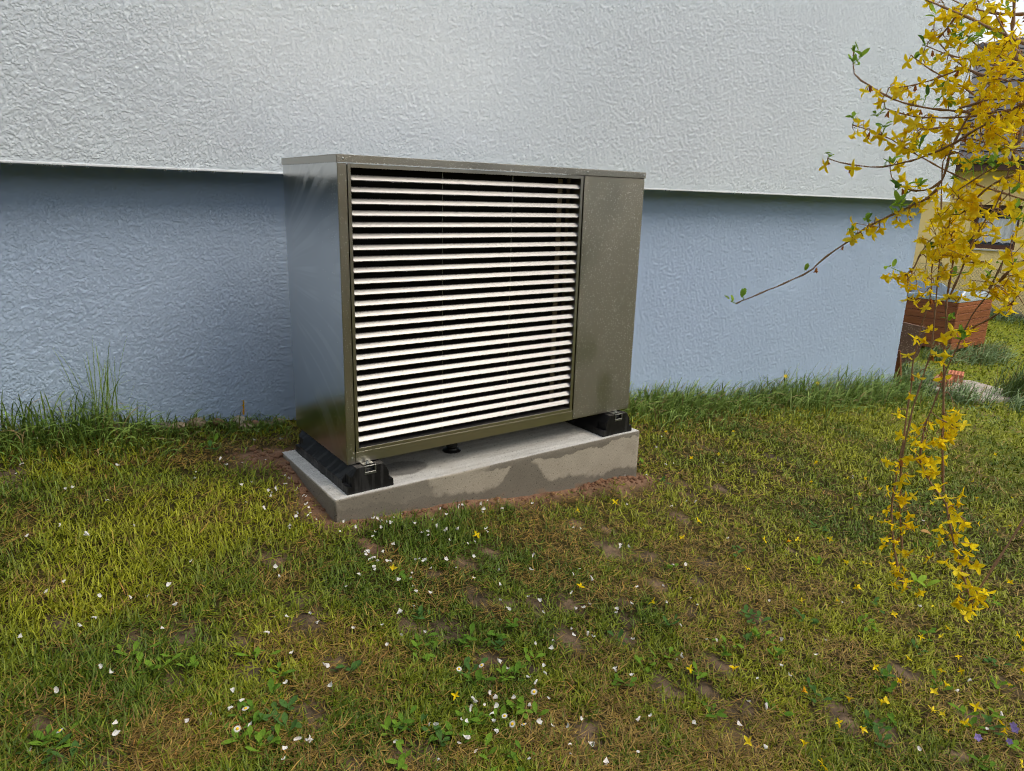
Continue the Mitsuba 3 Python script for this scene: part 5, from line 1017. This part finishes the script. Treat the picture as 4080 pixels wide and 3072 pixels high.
# ---------------------------------------------------------------- forsythia bush
bush = thing('forsythia_bush', 'forsythia bush with yellow blossom and hanging twigs, leaning in from the right', 'bush')
ROOT = np.array([1.02, -3.12, float(ground_z(1.02, -3.12))])
r = np.random.default_rng(42)
FORKS = [np.array(q) for q in ((.95, -2.86, 1.75), (.99, -2.84, 1.35), (1.0, -2.88, .95), (.86, -2.80, 2.05))]
for q in FORKS:
    mid = ROOT * .45 + q * .55 + np.array([.12, -.05, .05])
    C = curve([ROOT - [0, 0, .05], ROOT * .8 + mid * .2 + [0, 0, .1], mid, q], .05)
    put('branch', mikit.ply(tube(C, np.linspace(.011, .0045, len(C)), 7), 'mat_twig', smooth=60), bush)
node_pts = []
for rad, pts in BR:
    pts = np.array(pts)
    C = curve(pts, .018)
    C = C + (meshkit.fbm(C * 22, 2, seed=int(abs(pts[0, 0]) * 1000) % 97)[:, None] - .5) * .006
    node_pts.append(C)
    ends = []
    q = pts[-1]
    rel = q - CAM
    if math.atan2(rel[0], rel[1]) > YAW + math.radians(34.5):                # leaves the picture: runs back to the bush
        f = FORKS[int(np.argmin([np.linalg.norm(q - k) + .4 * abs(q[2] - k[2]) for k in FORKS]))]
        C = np.vstack([C, curve([q, q * .5 + f * .5 + [0, 0, .04], f], .03)[1:]])
    rr = np.interp(np.linspace(0, 1, len(C)), [0, .5, 1], [rad * .0005, rad * .00085, rad * .0012])
    knot = 1 + .55 * (np.abs(np.sin(np.arange(len(C)) * math.pi / 3.0)) < .1)
    put('branch', mikit.ply(tube(C, rr * knot, 6), 'mat_twig', smooth=60), bush)
allnodes = np.vstack(node_pts)


def strap(L, Wd, bend, twist, rows=5, fold=.25):
    """A petal or leaf along +x: three points per row, curved up or down, folded along its middle."""
    t = np.linspace(0, 1, rows)
    w = Wd * np.sin(np.pi * np.clip(t * .93 + .07, 0, 1)) ** .65
    th = bend * t
    x, z = np.concatenate([[0], np.cumsum(np.cos(th[:-1]) * L / (rows - 1))]), np.concatenate([[0], np.cumsum(np.sin(th[:-1]) * L / (rows - 1))])
    P = np.zeros((rows, 3, 3))
    for k, s in enumerate((-1, 0, 1)):
        a = twist * t
        P[:, k, 0], P[:, k, 1], P[:, k, 2] = x, s * w / 2 * np.cos(a), z + s * w / 2 * np.sin(a) + abs(s) * w * fold
    return grid_mesh(P)


def forsythia(open_, seed):
    q = np.random.default_rng(seed)
    ms = []
    for k in range(4):
        m = strap(q.uniform(.0190, .0235), q.uniform(.0088, .0110), -q.uniform(.0, .9), q.uniform(-.9, .9))
        m.vertices = m.vertices + [.0012, 0, 0]
        ms.append(moved(moved(m, ry=-open_ + q.normal(0, .15)), (0, 0, .004), rz=k * math.pi / 2 + q.normal(0, .16)))
    ms.append(tube([(0, 0, -.003), (0, 0, .001), (0, 0, .0055)], [.0009, .0016, .0021], 6, cap=False))
    return cat(*ms)


FLOWERS = [forsythia(o, 70 + i) for i, o in enumerate((.10, .35, .55, .25, .8, 1.05, .0, .45))]
BUD = cat(*[moved(moved(strap(.018, .0075, -.15, .4), ry=-1.25), (0, 0, .002), rz=k * math.pi / 2) for k in range(4)])
fply = [[mikit.ply(m, f'mat_yellow_{k}', smooth=True) for k in range(3)] for m in FLOWERS]
wply = mikit.ply(BUD, 'mat_wilted', smooth=True)
all_f, twigs = [], []
for x, y, z, n in FL:
    c = np.array([x, y, z])
    near = allnodes[np.argmin(((allnodes - c) ** 2).sum(1))]
    gap = np.linalg.norm(near - c)
    if .012 < gap < .3:
        twigs.append(tube(curve([near, (near + c) / 2 + [0, 0, .006], c + (near - c) * .12], .02), .0011, 5))
    if gap < .012:
        near = near + r.normal(0, .002, 3)
    out0 = (c - near) / (gap + 1e-6)
    for k in range(n):
        s = r.uniform(.74, 1.0)
        p = c + (r.normal(0, .009 + .0024 * n, 3) if n > 1 else r.normal(0, .003, 3))
        d = np.array([0, 0, -.55]) + r.normal(0, .62, 3) + .35 * (CAM - c) / np.linalg.norm(CAM - c) + .3 * out0
        all_f.append((float(np.linalg.norm(p - CAM)) / s, p, d, r.uniform(0, 6.28), s, int(r.integers(0, 8)), int(r.choice(3, p=[.5, .3, .2]))))
        if n > 1:
            twigs.append(tube([c, p], .0007, 4))
all_f.sort(key=lambda a: a[0])
more = {0: [], 1: [], 2: []}
for i, (_, p, d, spin, s, kind, col) in enumerate(all_f):
    M = frame_to(p, d, spin, s)
    if i < 300:
        put('flower', {**fply[kind][col], 'to_world': W4(M)}, bush)
    else:
        m = FLOWERS[kind].copy()
        m.apply_transform(M)
        more[col].append(m)
for col, ms in more.items():
    if ms:
        put('blossom', mikit.ply(cat(*ms), f'mat_yellow_{col}', smooth=True), bush, kind='stuff')
put('twigs', mikit.ply(cat(*twigs), 'mat_twig', smooth=60), bush, kind='stuff')
for k in range(46):                                                           # faded flowers hang from the branches
    c = allnodes[r.integers(0, len(allnodes))]
    put('wilted_flower', {**wply, 'to_world': W4(frame_to(c + r.normal(0, .002, 3) - [0, 0, .002], np.array([r.normal(0, .3), r.normal(0, .3), -1]), r.uniform(0, 6), r.uniform(.55, .95)))}, bush)
LEAF = [strap(.030, .0125, b, tw, 6, .18) for b, tw in ((-.5, .1), (.4, -.2), (-.9, .3))]
lply = [[mikit.ply(m, f'mat_leaf_{k}', smooth=True) for k in range(3)] for m in LEAF]


def leaf_at(p, d, s, kind, col, parent):
    x = d / np.linalg.norm(d)
    n_ = np.cross(np.cross(x, [0, 0, 1.0]), x) + r.normal(0, .25, 3)
    y_ = np.cross(n_, x)
    y_ /= np.linalg.norm(y_)
    M = np.eye(4)
    M[:3, 0], M[:3, 1], M[:3, 2], M[:3, 3] = x * s, y_ * s, np.cross(x, y_) * s, p
    put('leaf', {**lply[kind][col], 'to_world': W4(M)}, parent)


for x, y, z, n in LF:
    c = np.array([x, y, z])
    near = allnodes[np.argmin(((allnodes - c) ** 2).sum(1))]
    if .012 < np.linalg.norm(near - c) < .25:
        m = tube([near, c], .0009, 5)
        put('leaf_stalk', mikit.ply(m, 'mat_leaf_1'), bush)
    for k in range(n + 1 if n > 1 else 2):
        a = r.uniform(0, 6.28)
        leaf_at(c + r.normal(0, .003, 3), np.array([math.cos(a), math.sin(a), r.uniform(.1, 1.5)]), r.uniform(.6, 1.0) * (1.25 if n == 1 else .85), int(r.integers(0, 3)), int(r.choice(3, p=[.4, .4, .2])), bush)

# ---------------------------------------------------------------- petals, fallen flowers, daisies, violets, weeds on the lawn
r = np.random.default_rng(64)


def cup(L, Wd, c, seed):
    u, v = np.meshgrid(np.linspace(-1, 1, 6), np.linspace(-1, 1, 5), indexing='ij')
    e = np.random.default_rng(seed + 40)
    w = np.sqrt(np.clip(1 - u**2 * .93, 0, 1)) * (1 + .35 * np.sin(u * 2.3 + seed) * e.uniform(.4, 1)) * e.uniform(.7, 1.25, u.shape)
    q = np.stack([(u + .22 * np.abs(v) * e.normal(0, 1)) * L / 2, v * w * Wd / 2, c * L * (u**2 * .5 + (v * w) ** 2 * .7)], -1)
    q[..., 2] += (meshkit.noise(q * 180, seed) - .5) * .004
    return grid_mesh(q)


PET = [cup(.017, .012, .15, 1), cup(.021, .013, .4, 2), cup(.015, .011, -.25, 3), cup(.019, .009, .6, 4), cup(.016, .013, .8, 5), cup(.022, .010, -.4, 6)]
pply = [[mikit.ply(m, f'mat_petal_{k}', smooth=True) for k in range(3)] for m in PET]
for x, y in W[:300]:
    on = -.0726 < x < 1.4295 and -1.018 < y < -.436
    z = .006 if on else float(surf(np.array([x]), np.array([y]))[0]) + r.uniform(.022, .036) * (0.6 if slab_gap(np.array([x]), np.array([y]))[0] < .06 else 1)
    M = frame_to((x, y, z), (r.normal(0, .6), r.normal(-.15, .6), 1), r.uniform(0, 6.28), r.uniform(.5, .88))
    put('fallen_petal', {**pply[r.integers(0, 6)][r.integers(0, 3)], 'to_world': W4(M)}, None, label='small white blossom petal fallen on the grass or bare soil', category='petal', group='white petals scattered on the lawn')
for x, y in Y:
    z = float(surf(np.array([x]), np.array([y]))[0]) + r.uniform(.022, .034)
    far_ = math.hypot(x - CAM[0], y - CAM[1])
    M = frame_to((x, y, z), (r.normal(0, .9), r.normal(-.3, .9), 1), r.uniform(0, 6.28), r.uniform(.55, .88))
    sh = fply[r.choice([2, 3, 4, 5, 7])][r.integers(0, 3)] if r.random() < .88 else mikit.ply(FLOWERS[5], 'mat_orange', smooth=True)
    put('fallen_flower', {**sh, 'to_world': W4(M)}, None, label='yellow four-petalled flower dropped on the lawn from the forsythia', category='flower', group='fallen yellow flowers on the lawn')

ray_ = cat(*[moved(strap(.0092, .0024, .12, 0, 4, .1), (0, 0, 0), rz=k * 2 * math.pi / 19) for k in range(19)])
disc = trimesh.creation.icosphere(2, .0036)
disc = trimesh.Trimesh(disc.vertices * [1, 1, .6] + [0, 0, .0008], disc.faces, process=False)
dp, rp = mikit.ply(disc, 'mat_daisy_disc', smooth=True), mikit.ply(ray_, 'mat_petal_0', smooth=True)
DL = ['daisy flower with yellow centre, lowest at the left of the lawn', 'small daisy with closed white rays near the bottom left corner', 'half open daisy just above the left clump of round leaves',
      'white daisy above the weed rosette in the middle of the lawn', 'daisy with a large yellow centre above the middle weed clump', 'daisy at the upper left of the group of three by the clover',
      'widest open daisy of the group by the clover', 'ragged daisy at the right of the group by the clover', 'daisy seen edge-on in the middle right of the lawn', 'daisy in the far grass by the paving slab, left of a pair', 'daisy in the far grass by the paving slab, right of a pair']
for (x, y), lab in zip(DAISY, DL):
    z = float(surf(np.array([x]), np.array([y]))[0])
    t = thing('daisy', lab, 'daisy', 'daisies in the lawn')
    d = (CAM - np.array([x, y, z])) * [.35, .35, 1.0] + r.normal(0, .35, 3)
    top = np.array([x, y, z + .042])
    M = frame_to(top, d, r.uniform(0, 6), r.uniform(.75, 1.0))
    put('petals', {**rp, 'to_world': W4(M)}, t)
    put('disc', {**dp, 'to_world': W4(M)}, t)
    put('stem', mikit.ply(tube([(x + .004, y + .004, z - .005), (x + .002, y, z + .02), top], .0008, 5), 'mat_weed_1'), t)
VL = ['upper of the two bigger violets at the right edge', 'violet flower half behind the upper one at the right edge', 'lowest violet, fully open, at the right edge of the lawn', 'small violet left of the others, low in the grass']
vm = cat(*[moved(moved(strap(.011, .0085, -.3, .2, 5, .1), ry=-.35), rz=a) for a in (0, 1.1, 2.3, 3.6, 4.9)])
vp = mikit.ply(vm, 'mat_violet', smooth=True)
for (x, y), lab in zip(VIO, VL):
    z = float(surf(np.array([x]), np.array([y]))[0])
    t = thing('violet', lab, 'violet', 'violets at the right edge')
    M = frame_to((x, y, z + .04), (CAM - np.array([x, y, z])) * [1, 1, .7] + r.normal(0, .4, 3), r.uniform(0, 6), r.uniform(.8, 1.1))
    put('petals', {**vp, 'to_world': W4(M)}, t)
    put('stem', mikit.ply(tube([(x, y, z - .005), (x, y, z + .04)], .0007, 5), 'mat_weed_1'), t)

SPOON = [strap(.026, .013, b, .1, 6, .10) for b in (-.5, .3)]
for m in SPOON:                                                               # spoon shape: a narrow stalk, a round blade
    q = np.array(m.vertices)
    q[:, 1] *= np.clip((q[:, 0] / .026 - .12) * 1.7, .16, 1)
    m.vertices = q
wp = [[mikit.ply(m, f'mat_weed_{k}', smooth=True) for k in range(3)] for m in SPOON]
for x, y in WEED:
    z = float(surf(np.array([x]), np.array([y]))[0]) + .004
    t = thing('weed_rosette', 'low green weed rosette of small rounded leaves growing in the lawn', 'weed', 'weed rosettes in the lawn')
    col = int(r.choice(3, p=[.4, .35, .25]))
    n = int(r.integers(5, 9))
    a0 = r.uniform(0, 6)
    for k in range(n):
        a = a0 + k * 2.4 + r.normal(0, .3)
        M = trimesh.transformations.euler_matrix(0, -r.uniform(.15, .85), a, 'sxyz')
        s = r.uniform(.9, 1.6)
        M[:3, :3] *= s
        M[:3, 3] = (x + r.normal(0, .012), y + r.normal(0, .012), z + r.uniform(.004, .016))
        put('leaf', {**wp[r.integers(0, 2)][col], 'to_world': W4(M)}, t)

dl = strap(.055, .03, -.7, .5, 7, .15)
x, y = 2.38, -1.913
put('dry_leaf', mikit.ply(moved(dl, (x, y, float(surf(np.array([x]), np.array([y]))[0]) + .03), rz=-.6), 'mat_dry_leaf', smooth=True), None, label='curled dry brown leaf lying in the grass left of the hanging twigs', category='leaf')

# two dandelions in the long grass by the wall
for (x, y, h), lab in zip(((4.02, -.08, .20), (4.42, -.12, .15)), ('left of two yellow dandelions standing in the long grass by the wall', 'right of two yellow dandelions, lower in the long grass by the wall')):
    z = float(surf(np.array([x]), np.array([y]))[0])
    t = thing('dandelion', lab, 'dandelion', 'dandelions by the wall')
    head = cat(*[moved(moved(strap(.020, .006, .2, .2, 4, .1), ry=-(.15 + .3 * (k % 3))), rz=k * .42) for k in range(30)])
    put('head', {**mikit.ply(head, 'mat_yellow_2', smooth=True), 'to_world': W4(frame_to((x, y, z + h), (-.5, -.8, .8), 0, 1.1))}, t)
    put('stem', mikit.ply(tube([(x + .01, y, z), (x, y, z + h)], .002, 6), 'mat_weed_1'), t)

# ---------------------------------------------------------------- the garden behind the camera: trees and hedges that shade the wall and that the metal mirrors
plain('mat_hedge_core', (0.02, 0.03, 0.01), 0.9, 0.1)
r = np.random.default_rng(91)


def hedge(label, n, a, b, high, seed):
    """A tall hedge from a to b: leaf sprays over an inner mass of stems."""
    q = np.random.default_rng(seed)
    a, b = np.array(a), np.array(b)
    L = np.linalg.norm(b - a)
    u = (b - a) / L
    side = np.array([-u[1], u[0]])
    t_ = q.uniform(0, L, n)
    top = high * (.85 + .5 * meshkit.fbm(P3(t_ * .45, 0 * t_, seed), 3, seed=seed))
    zz = top * q.random(n) ** .8
    off = q.normal(0, .55, n) * np.sqrt(np.clip(1.1 - zz / (top + .3), .1, 1)) + np.sign(q.normal(0, 1, n)) * .35
    xy = a + u * t_[:, None] + side * off[:, None]
    col = ramp((0.03, 0.05, 0.012), (0.075, 0.105, 0.03), q.random(n))
    mesh, hc = blades(xy[:, 0], xy[:, 1], ground_z(xy[:, 0], xy[:, 1]) + zz, np.full(n, .20), np.full(n, .13), q.uniform(0, 6.28, n), q.uniform(.3, 1.5, n), q.uniform(0, .8, n), col, 2)
    hg = thing('hedge', label, 'hedge')
    put('foliage', mikit.ply(mesh, 'mat_vcol', smooth=False, color=hc), hg, kind='stuff')
    core = moved(box(0, L, -.35, .35, -1.5, high * .84), (a[0], a[1], 0), rz=math.atan2(u[1], u[0]))
    put('stems', mikit.ply(core, 'mat_hedge_core'), hg)


hedge('tall dark green hedge closing the garden behind, mirrored in the front metal', 26000, (-12, -11.5), (18, -11.5), 3.7, 3)
hedge('tall dark green hedge along the garden side on the left of the house wall', 12000, (-3.6, -11), (-3.6, -1.6), 3.4, 5)
